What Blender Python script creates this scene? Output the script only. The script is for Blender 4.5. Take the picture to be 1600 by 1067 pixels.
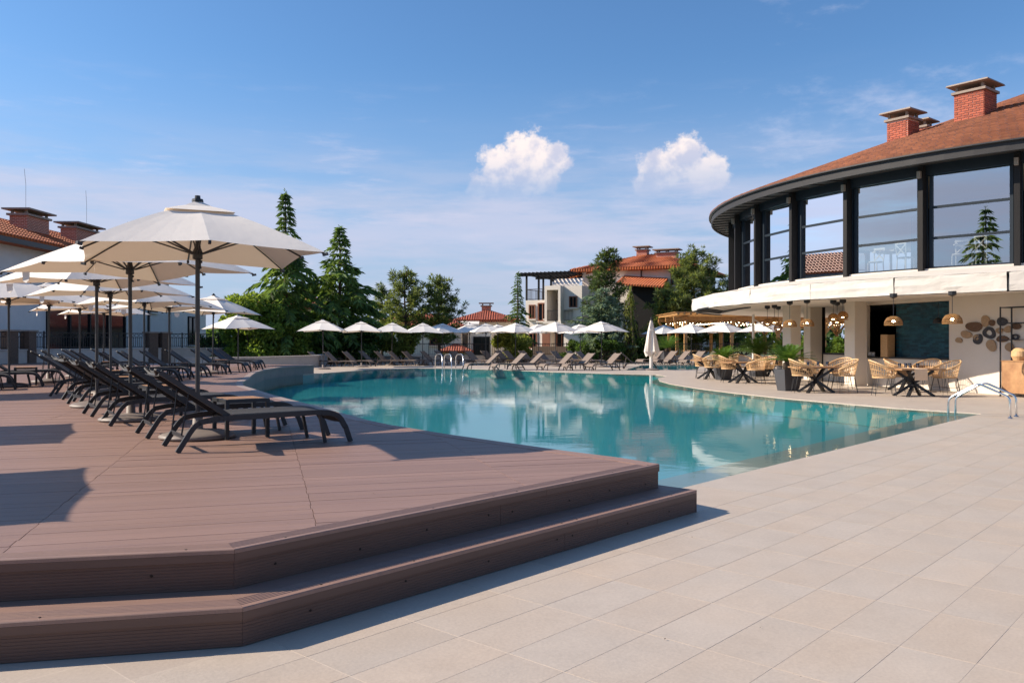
import bpy, bmesh, math, random
from math import sin, cos, pi, radians, sqrt, atan2
from mathutils import Vector, Matrix, noise as mnoise
from mathutils.geometry import tessellate_polygon
random.seed(7)
SC = bpy.context.scene
for o in list(bpy.data.objects): bpy.data.objects.remove(o)
COL = SC.collection

# ------------------------------------------------------------------ camera, sky, sun, exposure
cam = bpy.data.objects.new('camera', bpy.data.cameras.new('camera')); COL.objects.link(cam)
cam.location = (0, 0, 1.5); cam.rotation_euler = (radians(90), 0, 0)
cam.data.sensor_width = 36; cam.data.lens = 29.7
cam.data.clip_start = .05; cam.data.clip_end = 3000
SC.camera = cam
SUN_D = Vector((1.5, -.12, -1.0)).normalized()          # the way the light travels
sun = bpy.data.objects.new('sun', bpy.data.lights.new('sun', 'SUN')); COL.objects.link(sun)
sun.data.energy = 4.8; sun.data.angle = radians(.5); sun.data.color = (1, .86, .70)
sun.rotation_euler = SUN_D.to_track_quat('-Z', 'Y').to_euler(); sun.location = (-30, 5, 30)
SUN_EL = math.asin(-SUN_D.z); SUN_AZ = atan2(-SUN_D.x, -SUN_D.y)   # azimuth from +Y towards +X
SC.view_settings.view_transform = 'Standard'; SC.view_settings.look = 'None'
SC.view_settings.exposure = .62; SC.view_settings.gamma = 1; SC.view_settings.use_curve_mapping = False
SC.render.engine = 'CYCLES'
SC.cycles.max_bounces = 10; SC.cycles.transparent_max_bounces = 16; SC.cycles.caustics_reflective = False
SC.cycles.sample_clamp_indirect = 6

W = bpy.data.worlds.new('World'); SC.world = W; W.use_nodes = True
def build_world():
    nt = W.node_tree; nt.nodes.clear(); N = nt.nodes.new; L = nt.links.new
    def val(x, sock):
        if isinstance(x, (int, float)): sock.default_value = x
        else: L(x, sock)
    def mt(op, a, b=0.0, c=0.0, clamp=False):
        n = N('ShaderNodeMath'); n.operation = op; n.use_clamp = clamp
        val(a, n.inputs[0]); val(b, n.inputs[1]); val(c, n.inputs[2]); return n.outputs[0]
    def ss(x, a, b):
        n = N('ShaderNodeMapRange'); n.interpolation_type = 'SMOOTHSTEP'
        val(x, n.inputs[0]); n.inputs[1].default_value = a; n.inputs[2].default_value = b
        return n.outputs[0]
    def comb(x, y, z=0.0):
        n = N('ShaderNodeCombineXYZ'); val(x, n.inputs[0]); val(y, n.inputs[1]); val(z, n.inputs[2]); return n.outputs[0]
    def noise(vec, scale, detail=5, rough=.55):
        n = N('ShaderNodeTexNoise'); L(vec, n.inputs['Vector']); n.inputs['Scale'].default_value = scale
        n.inputs['Detail'].default_value = detail; n.inputs['Roughness'].default_value = rough; return n.outputs[0]
    def mix(f, a, b):
        n = N('ShaderNodeMix'); n.data_type = 'RGBA'; val(f, n.inputs[0])
        for x, s in ((a, n.inputs[6]), (b, n.inputs[7])):
            if isinstance(x, tuple): s.default_value = x + (1,)
            else: L(x, s)
        return n.outputs[2]
    sky = N('ShaderNodeTexSky'); sky.sky_type = 'NISHITA'; sky.sun_disc = False
    sky.sun_elevation = SUN_EL; sky.sun_rotation = SUN_AZ
    sky.air_density = 1.0; sky.dust_density = 0.8; sky.ozone_density = 2.2; sky.altitude = 100
    tc = N('ShaderNodeTexCoord'); sx = N('ShaderNodeSeparateXYZ'); L(tc.outputs['Generated'], sx.inputs[0])
    x, y, z = sx.outputs
    h = mt('SQRT', mt('ADD', mt('MULTIPLY', x, x), mt('MULTIPLY', y, y)))
    az = mt('ARCTAN2', x, y); el = mt('DIVIDE', z, mt('MAXIMUM', h, .02))
    S = .125
    def c(r, g, b): return (r / S, g / S, b / S)
    tint = N('ShaderNodeMix'); tint.data_type = 'RGBA'; tint.blend_type = 'MULTIPLY'; tint.inputs[0].default_value = 1
    L(sky.outputs[0], tint.inputs[6]); tint.inputs[7].default_value = (.46, .66, .83, 1); col = tint.outputs[2]
    # thin summer haze and stratus streaks low in the sky, all the way round
    n1 = noise(comb(mt('MULTIPLY', az, 2.2), mt('MULTIPLY', el, 15)), 1.6, 6, .6)
    n2 = noise(comb(mt('MULTIPLY', mt('ADD', az, 4), 5), mt('MULTIPLY', el, 26)), 1.5, 6, .62)
    low = mt('MULTIPLY', ss(el, -.02, .05), ss(el, .27, .13))
    veil = mt('MULTIPLY', ss(n1, .36, .60), low)
    streak = mt('MULTIPLY', ss(n2, .52, .74), mt('MULTIPLY', ss(el, .02, .08), ss(el, .33, .16)))
    base = ss(el, .34, -.03)
    col = mix(mt('MULTIPLY', base, .85), col, c(.30, .355, .49))
    col = mix(mt('MULTIPLY', veil, .55), col, c(.39, .41, .52))
    col = mix(mt('MULTIPLY', streak, .34), col, c(.56, .52, .60))
    # a flat bank of stratus that the cumulus heads rise from
    n4 = noise(comb(mt('MULTIPLY', mt('ADD', az, 2), 3.4), mt('MULTIPLY', el, 22), 3.1), 1.4, 7, .62)
    bank = mt('MULTIPLY', ss(n4, .34, .58), mt('MULTIPLY', ss(el, .075, .125), ss(mt('ADD', el, mt('MULTIPLY', n4, .03)), .205, .178)))
    # cirrus wisps higher up
    n3 = noise(comb(mt('MULTIPLY', az, 4.2), mt('MULTIPLY', el, 9), 7.3), 1.3, 7, .64)
    wisp = mt('MULTIPLY', ss(n3, .53, .78), mt('MULTIPLY', ss(el, .1, .2), mt('MAXIMUM', ss(az, -.05, .42), ss(az, -.75, -1.2))))
    col = mix(mt('MULTIPLY', wisp, .45), col, c(.54, .54, .64))
    # two cumulus heads: union of puffs, edges broken by noise
    pv = comb(az, el)
    nb = noise(pv, 44, 8, .66); ns = noise(pv, 16, 5, .55)
    lit_n = noise(comb(mt('ADD', az, .008), mt('SUBTRACT', el, .010)), 16, 5, .55)
    def ae(px, py):
        u = (px - 800) / 1320; a = math.atan(u); return a, (533 - py) / 1320 * cos(a)
    heads = [[(828, 250, 52), (788, 266, 46), (864, 248, 32), (750, 294, 26), (835, 228, 24), (800, 285, 44), (845, 278, 36), (778, 300, 26)],
             [(1068, 256, 44), (1030, 272, 42), (1072, 234, 28), (1104, 274, 40), (1006, 288, 20), (1060, 286, 40), (1122, 272, 15)]]
    for head in heads:
        m = None
        for px, py, r in head:
            a, e = ae(px, py)
            d = mt('SQRT', mt('ADD', mt('POWER', mt('SUBTRACT', az, a), 2), mt('POWER', mt('SUBTRACT', el, e), 2)))
            k = mt('SUBTRACT', 1.0, mt('DIVIDE', d, r / 1320))
            m = k if m is None else mt('MAXIMUM', m, k)
        m = mt('ADD', m, mt('MULTIPLY', mt('SUBTRACT', nb, .5), 1.5))
        m = mt('ADD', m, mt('MULTIPLY', mt('SUBTRACT', ns, .5), .5))
        mask = ss(m, -.04, .36)
        mask = mt('MULTIPLY', mask, mt('ADD', mt('MULTIPLY', ss(el, .160, .228), .90), 0.08))
        sh = ss(mt('ADD', mt('SUBTRACT', ns, lit_n), mt('MULTIPLY', mt('SUBTRACT', el, .2), 1.2)), -.10, .09)
        cc = mix(sh, c(.42, .43, .53), c(.70, .62, .60))
        col = mix(mask, col, cc)
    col = mix(mt('MULTIPLY', bank, .62), col, c(.41, .43, .55))
    bg = N('ShaderNodeBackground'); L(col, bg.inputs[0]); bg.inputs[1].default_value = S
    out = N('ShaderNodeOutputWorld'); L(bg.outputs[0], out.inputs[0])
build_world()

# ------------------------------------------------------------------ helpers
KIDS = {}
def link(o, parent=None):
    COL.objects.link(o)
    if parent is not None:
        o.parent = parent; KIDS.setdefault(parent.name, []).append(o)
    return o
def tag(o, label=None, cat=None, group=None, kind=None):
    if label: o['label'] = label
    if cat: o['category'] = cat
    if group: o['group'] = group
    if kind: o['kind'] = kind
    return o
def thing(name, label, cat, loc=(0, 0, 0), rz=0, group=None):
    o = bpy.data.objects.new(name, None); o.empty_display_size = .2; link(o)
    o.location = loc; o.rotation_euler = (0, 0, rz); return tag(o, label, cat, group)
def dup(root, loc=None, rz=None, label=None, group=None, scale=None):
    def rec(o, p):
        c = o.copy(); link(c, p)
        for k in KIDS.get(o.name, []): rec(k, c)
        return c
    r = rec(root, None)
    if loc is not None: r.location = loc
    if rz is not None: r.rotation_euler = (0, 0, rz)
    if label: r['label'] = label
    if group: r['group'] = group
    if scale: r.scale = scale if isinstance(scale, tuple) else (scale,) * 3
    return r
class MB:
    def __init__(s): s.v = []; s.f = []
    def add(s, vs, fs):
        b = len(s.v); s.v += [tuple(p) for p in vs]; s.f += [tuple(b + i for i in f) for f in fs]; return s
    def quad(s, a, b, c, d): return s.add((a, b, c, d), ((0, 1, 2, 3),))
    def tri(s, a, b, c): return s.add((a, b, c), ((0, 1, 2),))
    def box(s, c, d, rz=0.0, top=None):
        hx, hy, hz = d[0] / 2, d[1] / 2, d[2] / 2; vs = []
        for z in (-hz, hz):
            k = top if (top and z > 0) else 1.0
            for x, y in ((-hx, -hy), (hx, -hy), (hx, hy), (-hx, hy)):
                x, y = x * k, y * k
                vs.append((c[0] + x * cos(rz) - y * sin(rz), c[1] + x * sin(rz) + y * cos(rz), c[2] + z))
        return s.add(vs, ((3, 2, 1, 0), (4, 5, 6, 7), (0, 1, 5, 4), (1, 2, 6, 5), (2, 3, 7, 6), (3, 0, 4, 7)))
    def prism(s, poly, z0, z1):
        n = len(poly); vs = [(p[0], p[1], z0) for p in poly] + [(p[0], p[1], z1) for p in poly]
        fs = [(i, (i + 1) % n, n + (i + 1) % n, n + i) for i in range(n)]
        for t in tessellate_polygon([[Vector((p[0], p[1], 0)) for p in poly]]):
            fs.append(tuple(n + i for i in t)); fs.append(tuple(reversed(t)))
        return s.add(vs, fs)
    def bar(s, p, q, w, h=None, up=(0, 0, 1)):
        h = h or w; p = Vector(p); q = Vector(q); d = (q - p).normalized(); up = Vector(up)
        if abs(d.dot(up)) > .98: up = Vector((0, 1, 0))
        x = d.cross(up).normalized() * w / 2; y = x.cross(d).normalized() * h / 2
        vs = [p - x - y, p + x - y, p + x + y, p - x + y, q - x - y, q + x - y, q + x + y, q - x + y]
        return s.add(vs, ((3, 2, 1, 0), (4, 5, 6, 7), (0, 1, 5, 4), (1, 2, 6, 5), (2, 3, 7, 6), (3, 0, 4, 7)))
    def tube(s, pts, r, n=6, caps=True):
        pts = [Vector(p) for p in pts]; m = len(pts); rs = r if isinstance(r, (list, tuple)) else [r] * m
        ref = Vector((0, 0, 1)); vs = []; fs = []
        px = None
        for i, p in enumerate(pts):
            d = (pts[min(i + 1, m - 1)] - pts[max(i - 1, 0)]).normalized()
            if px is None:
                px = d.cross(ref) if abs(d.dot(ref)) < .95 else d.cross(Vector((1, 0, 0)))
            px = (px - d * px.dot(d)).normalized(); py = d.cross(px)
            for k in range(n):
                a = 2 * pi * k / n; vs.append(p + (px * cos(a) + py * sin(a)) * rs[i])
        for i in range(m - 1):
            for k in range(n):
                k2 = (k + 1) % n; fs.append((i * n + k, i * n + k2, (i + 1) * n + k2, (i + 1) * n + k))
        if caps: fs.append(tuple(reversed(range(n)))); fs.append(tuple((m - 1) * n + k for k in range(n)))
        return s.add(vs, fs)
    def strip(s, pts, prof, closed_prof=True):
        """sweep a 2-D profile (across, up) along pts (horizontal path), mitred"""
        pts = [Vector(p) for p in pts]; m = len(pts); n = len(prof); vs = []
        for i, p in enumerate(pts):
            d0 = (pts[i] - pts[i - 1]).normalized() if i else None
            d1 = (pts[i + 1] - pts[i]).normalized() if i < m - 1 else None
            d0 = d0 or d1; d1 = d1 or d0
            n0 = Vector((d0.y, -d0.x, 0)); n1 = Vector((d1.y, -d1.x, 0)); nn = (n0 + n1).normalized()
            nn = nn / max(.3, nn.dot(n0))
            for a, u in prof: vs.append(p + nn * a + Vector((0, 0, u)))
        fs = []
        for i in range(m - 1):
            for k in range(n if closed_prof else n - 1):
                k2 = (k + 1) % n; fs.append((i * n + k, i * n + k2, (i + 1) * n + k2, (i + 1) * n + k))
        if closed_prof: fs.append(tuple(reversed(range(n)))); fs.append(tuple((m - 1) * n + k for k in range(n)))
        return s.add(vs, fs)
    def lathe(s, prof, n=16, c=(0, 0, 0)):
        vs = []; fs = []
        for r, z in prof:
            for k in range(n):
                a = 2 * pi * k / n; vs.append((c[0] + r * cos(a), c[1] + r * sin(a), c[2] + z))
        for i in range(len(prof) - 1):
            for k in range(n):
                k2 = (k + 1) % n; fs.append((i * n + k, i * n + k2, (i + 1) * n + k2, (i + 1) * n + k))
        return s.add(vs, fs)
    def mesh(s, name, mat, smooth=False):
        me = bpy.data.meshes.new(name); me.from_pydata(s.v, [], s.f)
        me.materials.append(mat)
        if smooth: me.shade_smooth()
        return me
    def build(s, name, mat, parent=None, smooth=False, loc=None, **kw):
        o = bpy.data.objects.new(name, s.mesh(name, mat, smooth)); link(o, parent)
        if loc is not None: o.location = loc
        tag(o, **kw); return o
def inst(name, me, parent, loc, rot=(0, 0, 0), scale=None):
    o = bpy.data.objects.new(name, me); link(o, parent); o.location = loc; o.rotation_euler = rot
    if scale: o.scale = scale
    return o
def bez(pts, n=8, r=.1):
    """polyline with its inner corners rounded"""
    pts = [Vector(p) for p in pts]; out = [pts[0]]
    for i in range(1, len(pts) - 1):
        a, b, c = pts[i - 1], pts[i], pts[i + 1]
        ra = min(r, (a - b).length * .48); rc = min(r, (c - b).length * .48)
        p0 = b + (a - b).normalized() * ra; p2 = b + (c - b).normalized() * rc
        for k in range(n + 1):
            t = k / n; out.append(p0 * (1 - t) ** 2 + b * 2 * t * (1 - t) + p2 * t * t)
    out.append(pts[-1]); return out
F = 1320.0
def gp(px, py, z=0.0):
    Y = (1.5 - z) * F / (py - 533); return Vector(((px - 800) / F * Y, Y, z))
def at(px, Y, z=0.0): return Vector(((px - 800) / F * Y, Y, z))
ORD = ['first', 'second', 'third', 'fourth', 'fifth', 'sixth', 'seventh', 'eighth', 'ninth', 'tenth', 'eleventh', 'twelfth', 'thirteenth', 'fourteenth', 'fifteenth', 'sixteenth', 'seventeenth', 'eighteenth']

# ------------------------------------------------------------------ materials
def material(name, col, rough=.6, metal=0., var=.12, scale=6., bump=0., bscale=None, stretch=(1, 1, 1), rnd=0., island=0., tint=None, spec=.5, translucent=0., coords='Object', tcol=None, speck=0., tmul=None):
    m = bpy.data.materials.new(name); m.use_nodes = True; nt = m.node_tree; N = nt.nodes.new; L = nt.links.new
    b = nt.nodes['Principled BSDF']; b.inputs['Roughness'].default_value = rough; b.inputs['Metallic'].default_value = metal
    b.inputs['Specular IOR Level'].default_value = spec
    tc = N('ShaderNodeTexCoord'); mp = N('ShaderNodeMapping'); L(tc.outputs[coords], mp.inputs[0]); mp.inputs['Scale'].default_value = stretch
    if rnd:                                             # pieces that share a mesh each sample another spot of the grain
        of = N('ShaderNodeObjectInfo'); ov = N('ShaderNodeVectorMath'); ov.operation = 'MULTIPLY_ADD'
        L(of.outputs['Random'], ov.inputs[0]); ov.inputs[1].default_value = (57, 31, 83); L(tc.outputs[coords], ov.inputs[2]); L(ov.outputs[0], mp.inputs[0])
    nz = N('ShaderNodeTexNoise'); L(mp.outputs[0], nz.inputs[0]); nz.inputs['Scale'].default_value = scale; nz.inputs['Detail'].default_value = 6
    nz.inputs['Roughness'].default_value = .62
    def mm(op, a, b_, c=0.0):
        n = N('ShaderNodeMath'); n.operation = op
        for x, s in zip((a, b_, c), n.inputs):
            if isinstance(x, (int, float)): s.default_value = x
            else: L(x, s)
        return n.outputs[0]
    f = mm('MULTIPLY_ADD', nz.outputs[0], 2 * var * 2, 1 - 2 * var)
    if rnd:
        oi = N('ShaderNodeObjectInfo'); f = mm('MULTIPLY', f, mm('MULTIPLY_ADD', oi.outputs['Random'], 2 * rnd, 1 - rnd))
    if speck:
        n3 = N('ShaderNodeTexNoise'); L(mp.outputs[0], n3.inputs[0]); n3.inputs['Scale'].default_value = 55; n3.inputs['Detail'].default_value = 3; f = mm('MULTIPLY', f, mm('MULTIPLY_ADD', n3.outputs[0], 2 * speck * 2, 1 - 2 * speck))
    if island:
        g = N('ShaderNodeNewGeometry'); f = mm('MULTIPLY', f, mm('MULTIPLY_ADD', g.outputs['Random Per Island'], 2 * island, 1 - island))
    base = N('ShaderNodeMix'); base.data_type = 'RGBA'
    base.inputs[6].default_value = (*col, 1); base.inputs[7].default_value = (*(tint or col), 1)
    n2 = N('ShaderNodeTexNoise'); L(mp.outputs[0], n2.inputs[0]); n2.inputs['Scale'].default_value = scale * .37; n2.inputs['Detail'].default_value = 3
    cr = N('ShaderNodeMapRange'); L(n2.outputs[0], cr.inputs[0]); cr.inputs[1].default_value = .38; cr.inputs[2].default_value = .66
    L(cr.outputs[0], base.inputs[0])
    vm = N('ShaderNodeVectorMath'); vm.operation = 'SCALE'; L(base.outputs[2], vm.inputs[0]); L(f, vm.inputs['Scale'])
    L(vm.outputs[0], b.inputs['Base Color'])
    if bump:
        nb = N('ShaderNodeTexNoise'); L(mp.outputs[0], nb.inputs[0]); nb.inputs['Scale'].default_value = bscale or scale * 6; nb.inputs['Detail'].default_value = 4
        bp = N('ShaderNodeBump'); bp.inputs['Strength'].default_value = bump; bp.inputs['Distance'].default_value = .02
        L(nb.outputs[0], bp.inputs['Height']); L(bp.outputs[0], b.inputs['Normal'])
    if translucent:
        out = nt.nodes['Material Output']; t = N('ShaderNodeBsdfTranslucent'); mx = N('ShaderNodeMixShader')
        mx.inputs[0].default_value = translucent
        if tcol: t.inputs[0].default_value = (*tcol, 1)
        elif tmul:                                          # light that comes through a leaf is brighter and yellower
            tm = N('ShaderNodeVectorMath'); tm.operation = 'MULTIPLY'; L(vm.outputs[0], tm.inputs[0]); tm.inputs[1].default_value = tmul; L(tm.outputs[0], t.inputs[0])
        else: L(vm.outputs[0], t.inputs[0])
        L(b.outputs[0], mx.inputs[1]); L(t.outputs[0], mx.inputs[2]); L(mx.outputs[0], out.inputs[0])
    return m
def emit(name, col, s):
    m = bpy.data.materials.new(name); m.use_nodes = True; nt = m.node_tree; nt.nodes.clear()
    e = nt.nodes.new('ShaderNodeEmission'); e.inputs[0].default_value = (*col, 1); e.inputs[1].default_value = s
    o = nt.nodes.new('ShaderNodeOutputMaterial'); nt.links.new(e.outputs[0], o.inputs[0]); return m
M = {}
M['grey_metal'] = material('graphite_metal', (.016, .018, .022), .45, .0, .1, 20, .05)
M['black_metal'] = material('black_steel', (.012, .013, .016), .5, .0, .15, 15)
M['sling_dark'] = material('dark_sling_fabric', (.026, .027, .031), .75, 0, .12, 30, .25, 240)
M['sling_taupe'] = material('taupe_sling_fabric', (.20, .155, .125), .8, 0, .1, 12, .2, 200)
M['taupe_metal'] = material('taupe_metal', (.13, .10, .085), .5, 0, .1, 20)
M['canopy'] = material('offwhite_canopy', (.93, .87, .79), .9, 0, .03, 3, .22, 5, translucent=.2, spec=.2, tcol=(.66, .49, .32))
M['canopy_white'] = material('white_canopy', (.90, .87, .82), .9, 0, .025, 3, .2, 5, translucent=.22, spec=.2, tcol=(.70, .58, .44))
M['pole'] = material('umbrella_pole_metal', (.035, .034, .036), .4, 0, .1, 20)
M['umb_base'] = material('umbrella_base_grey', (.20, .165, .145), .55, 0, .08, 9, .1)
M['teak'] = material('teak_slats', (.36, .19, .085), .55, 0, .2, 9, .15, stretch=(1, 7, 1))
M['oak'] = material('oak_table_top', (.42, .235, .11), .5, 0, .2, 7, .12, stretch=(1.2, 9, 1), tint=(.33, .17, .08))
M['pine_wood'] = material('pergola_pine', (.55, .30, .115), .6, 0, .16, 4, .1, stretch=(4, 4, .6), tint=(.47, .24, .085))
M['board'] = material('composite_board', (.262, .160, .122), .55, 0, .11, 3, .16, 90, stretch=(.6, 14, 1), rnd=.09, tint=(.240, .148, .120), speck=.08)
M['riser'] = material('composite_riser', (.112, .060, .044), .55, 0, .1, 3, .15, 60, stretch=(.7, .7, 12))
M['lip'] = material('composite_lip_shaded', (.122, .067, .049), .55, 0, .1, 3, .12, 60, stretch=(.7, .7, 9))  # board colour darkened: the shade on the lip's front face is painted in
M['kerb'] = material('pale_deck_kerb', (.30, .235, .205), .6, 0, .08, 8, .15)
M['deck_wall'] = material('deck_wall_grey', (.20, .18, .165), .6, 0, .12, 4, .1)
M['screw'] = material('screw_head', (.02, .015, .012), .4, .6, .05, 10)
M['white_wall'] = material('cream_plaster', (.80, .75, .68), .85, 0, .04, 2, .08, 60)
M['rest_wall'] = material('greige_plaster', (.74, .66, .56), .85, 0, .03, 2, .06, 60)
M['shade_wall'] = material('pale_blue_plaster', (.62, .62, .61), .85, 0, .05, 1.5, .08, 60)
M['villa_wall'] = material('villa_plaster', (.78, .70, .61), .85, 0, .05, 1.2, .05)
M['dark_timber'] = material('dark_facade_timber', (.015, .0135, .0135), .6, 0, .2, 6, .15, stretch=(5, 5, .6), spec=.25)
M['fascia'] = material('charcoal_fascia', (.036, .035, .037), .6, 0, .15, 4, .12, stretch=(1, 1, 3), spec=.3)
M['soffit_dark'] = material('dark_soffit_boards', (.035, .03, .028), .6, 0, .15, 5)
M['frame_blue'] = material('slate_window_frame', (.014, .022, .032), .45, 0, .08, 10, spec=.3)
M['fabric'] = material('white_awning_fabric', (.62, .575, .52), .85, 0, .04, 3, .4, 2.5, spec=.25)
M['rattan'] = material('natural_rattan', (.68, .45, .23), .5, 0, .15, 25, tint=(.56, .34, .16))
M['rattan_lamp'] = material('rattan_lamp_weave', (.42, .235, .085), .6, 0, .2, 30, translucent=.3, tint=(.33, .17, .06))
M['pot'] = material('charcoal_planter', (.055, .057, .065), .55, 0, .1, 8, .1)
M['soil'] = material('potting_soil', (.03, .02, .014), .95, 0, .3, 30, .5)
M['chrome'] = material('polished_steel', (.74, .74, .74), .24, 1., .04, 10)
M['brick'] = material('red_brick', (.40, .105, .058), .8, 0, .14, 30, .3, rnd=.22)
M['mortar'] = material('pale_mortar', (.66, .54, .46), .9, 0, .1, 20, .3)
M['concrete'] = material('chimney_concrete', (.30, .25, .21), .85, 0, .16, 8, .25)
M['iron'] = material('iron_railing', (.03, .022, .018), .55, .2, .15, 12)
M['low_wall'] = material('rendered_low_wall', (.50, .45, .40), .85, 0, .1, 2, .12)
M['stone'] = material('brown_stone_pier', (.13, .085, .06), .85, 0, .25, 9, .3)
M['bark'] = material('tree_bark', (.075, .05, .034), .9, 0, .3, 9, .5, stretch=(3, 3, .7))
M['glass_dark'] = material('dark_window_glass', (.012, .016, .02), .08, 0, .1, 3, spec=.3)
M['frame_brown'] = material('brown_window_frame', (.22, .085, .045), .6, 0, .1, 8)
M['grass'] = material('lawn_grass', (.07, .105, .03), .95, 0, .3, 1.2, .4, 30, tint=(.10, .115, .04))
M['paint_white'] = material('white_painted_wood', (.74, .72, .68), .5, 0, .05, 9)
M['ceiling'] = material('pale_ceiling', (.62, .56, .42), .85, 0, .04, 2)
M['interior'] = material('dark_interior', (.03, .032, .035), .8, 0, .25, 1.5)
M['inner_floor'] = material('interior_floor', (.20, .14, .09), .5, 0, .15, 3)
M['runner'] = material('linen_runner', (.82, .58, .37), .9, 0, .06, 20, .3, 120)
M['bottle'] = material('bottle_glass', (.03, .05, .03), .12, 0, .2, 5)
M['clear'] = material('tumbler_glass', (.45, .46, .46), .08, 0, .05, 5)
M['woven_tan'] = material('woven_tan_disc', (.40, .27, .16), .8, 0, .2, 26, .5, 90)
M['woven_brown'] = material('woven_brown_disc', (.13, .075, .045), .8, 0, .3, 26, .5, 90)
M['woven_grey'] = material('woven_slate_disc', (.05, .052, .06), .8, 0, .25, 26, .5, 90)
M['plate_wood'] = material('crate_wood', (.5, .30, .14), .6, 0, .2, 8, .15, stretch=(1, 1, 6))
M['bulb'] = emit('warm_bulb', (1, .72, .38), 14)
M['bulb_far'] = emit('string_bulb_glow', (1, .76, .48), 7)
def leafmat(name, a, b, tr=.28, isl=.38):
    return material(name, a, .6, 0, .16, .9, tint=b, island=isl, translucent=tr, spec=.3, tmul=(1.65, 1.42, .9))
M['deodar'] = leafmat('deodar_needles', (.115, .195, .05), (.07, .14, .048), .46, .45)
M['pine'] = leafmat('pine_needles', (.145, .195, .06), (.10, .15, .05), .50, .45)
M['pine_dark'] = leafmat('dark_pine_needles', (.085, .13, .04), (.06, .10, .036), .45, .45)
M['spruce_blue'] = leafmat('blue_spruce_needles', (.15, .225, .165), (.105, .18, .13), .42, .4)
M['lightgreen'] = leafmat('light_green_leaves', (.17, .26, .045), (.11, .20, .04), .52, .45)
M['yellowgreen'] = leafmat('yellow_green_leaves', (.20, .24, .055), (.13, .19, .045), .52, .45)
M['hedge'] = leafmat('hedge_leaves', (.075, .14, .032), (.05, .105, .028), .46, .45)
M['palm'] = leafmat('cycad_fronds', (.10, .20, .035), (.065, .15, .03), .36, .3)
def rooftile_mat(name, col, tint, sx, sz):
    """clay tile field seen from far away: rounded pans along the slope"""
    m = material(name, col, .75, 0, .16, 3, tint=tint); nt = m.node_tree; N = nt.nodes.new; L = nt.links.new
    tc = N('ShaderNodeTexCoord'); w = N('ShaderNodeTexWave'); w.wave_type = 'BANDS'; w.bands_direction = 'X'; w.inputs['Scale'].default_value = sx
    w2 = N('ShaderNodeTexWave'); w2.wave_type = 'BANDS'; w2.bands_direction = 'Z'; w2.wave_profile = 'SAW'; w2.inputs['Scale'].default_value = sz
    L(tc.outputs['Object'], w.inputs[0]); L(tc.outputs['Object'], w2.inputs[0])
    a = N('ShaderNodeMath'); a.operation = 'ADD'; L(w.outputs[1], a.inputs[0]); L(w2.outputs[1], a.inputs[1])
    bp = N('ShaderNodeBump'); bp.inputs['Strength'].default_value = .9; bp.inputs['Distance'].default_value = .08
    L(a.outputs[0], bp.inputs['Height']); L(bp.outputs[0], nt.nodes['Principled BSDF'].inputs['Normal']); return m
M['clay'] = rooftile_mat('orange_clay_roof', (.52, .15, .05), (.43, .11, .042), 1.3, 2.2)
M['clay_red'] = rooftile_mat('red_clay_roof', (.36, .085, .045), (.27, .065, .035), 1.3, 2.2)
M['shingle'] = material('brown_clay_shingle', (.31, .128, .068), .75, 0, .18, 2.2, .2, rnd=.16, tint=(.235, .095, .058), island=.2)

def far_brick():
    m = material('far_brick', (.40, .12, .07), .85, 0, .15, 6); nt = m.node_tree; N = nt.nodes.new; L = nt.links.new
    tc = N('ShaderNodeTexCoord'); g = N('ShaderNodeSeparateXYZ'); L(tc.outputs['Object'], g.inputs[0]); a = N('ShaderNodeMath'); L(g.outputs[0], a.inputs[0]); L(g.outputs[1], a.inputs[1])
    cb = N('ShaderNodeCombineXYZ'); L(a.outputs[0], cb.inputs[0]); L(g.outputs[2], cb.inputs[1])
    br = N('ShaderNodeTexBrick'); br.inputs['Scale'].default_value = 1; br.inputs['Brick Width'].default_value = .26; br.inputs['Row Height'].default_value = .09; br.inputs['Mortar Size'].default_value = .014
    br.inputs['Color1'].default_value = (1, 1, 1, 1); br.inputs['Color2'].default_value = (.7, .66, .62, 1); br.inputs['Mortar'].default_value = (1.5, 3.2, 4.2, 1); L(cb.outputs[0], br.inputs[0])
    b = nt.nodes['Principled BSDF']; src = b.inputs['Base Color'].links[0].from_socket; mu = N('ShaderNodeMix'); mu.data_type = 'RGBA'; mu.blend_type = 'MULTIPLY'; mu.inputs[0].default_value = 1
    L(src, mu.inputs[6]); L(br.outputs[0], mu.inputs[7]); L(mu.outputs[2], b.inputs['Base Color']); return m
M['far_brick'] = far_brick()
def glass_mat(name, refl, tintc, rough=.0, fk=1.0):
    m = bpy.data.materials.new(name); m.use_nodes = True; nt = m.node_tree; nt.nodes.clear(); N = nt.nodes.new; L = nt.links.new
    fr = N('ShaderNodeFresnel'); fr.inputs[0].default_value = 1.5
    ad = N('ShaderNodeMath'); ad.operation = 'MULTIPLY_ADD'; ad.use_clamp = True; L(fr.outputs[0], ad.inputs[0]); ad.inputs[1].default_value = fk; ad.inputs[2].default_value = refl
    g = N('ShaderNodeBsdfGlossy'); g.inputs['Roughness'].default_value = rough; g.inputs[0].default_value = (.93, .95, 1, 1)
    t = N('ShaderNodeBsdfTransparent'); t.inputs[0].default_value = (*tintc, 1)
    mx = N('ShaderNodeMixShader'); L(ad.outputs[0], mx.inputs[0]); L(t.outputs[0], mx.inputs[1]); L(g.outputs[0], mx.inputs[2])
    o = N('ShaderNodeOutputMaterial'); L(mx.outputs[0], o.inputs[0]); return m
M['pane'] = glass_mat('coated_window_glass', .42, (.80, .84, .82))
M['tumbler'] = glass_mat('drinking_glass', .05, (.9, .93, .93))
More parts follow.
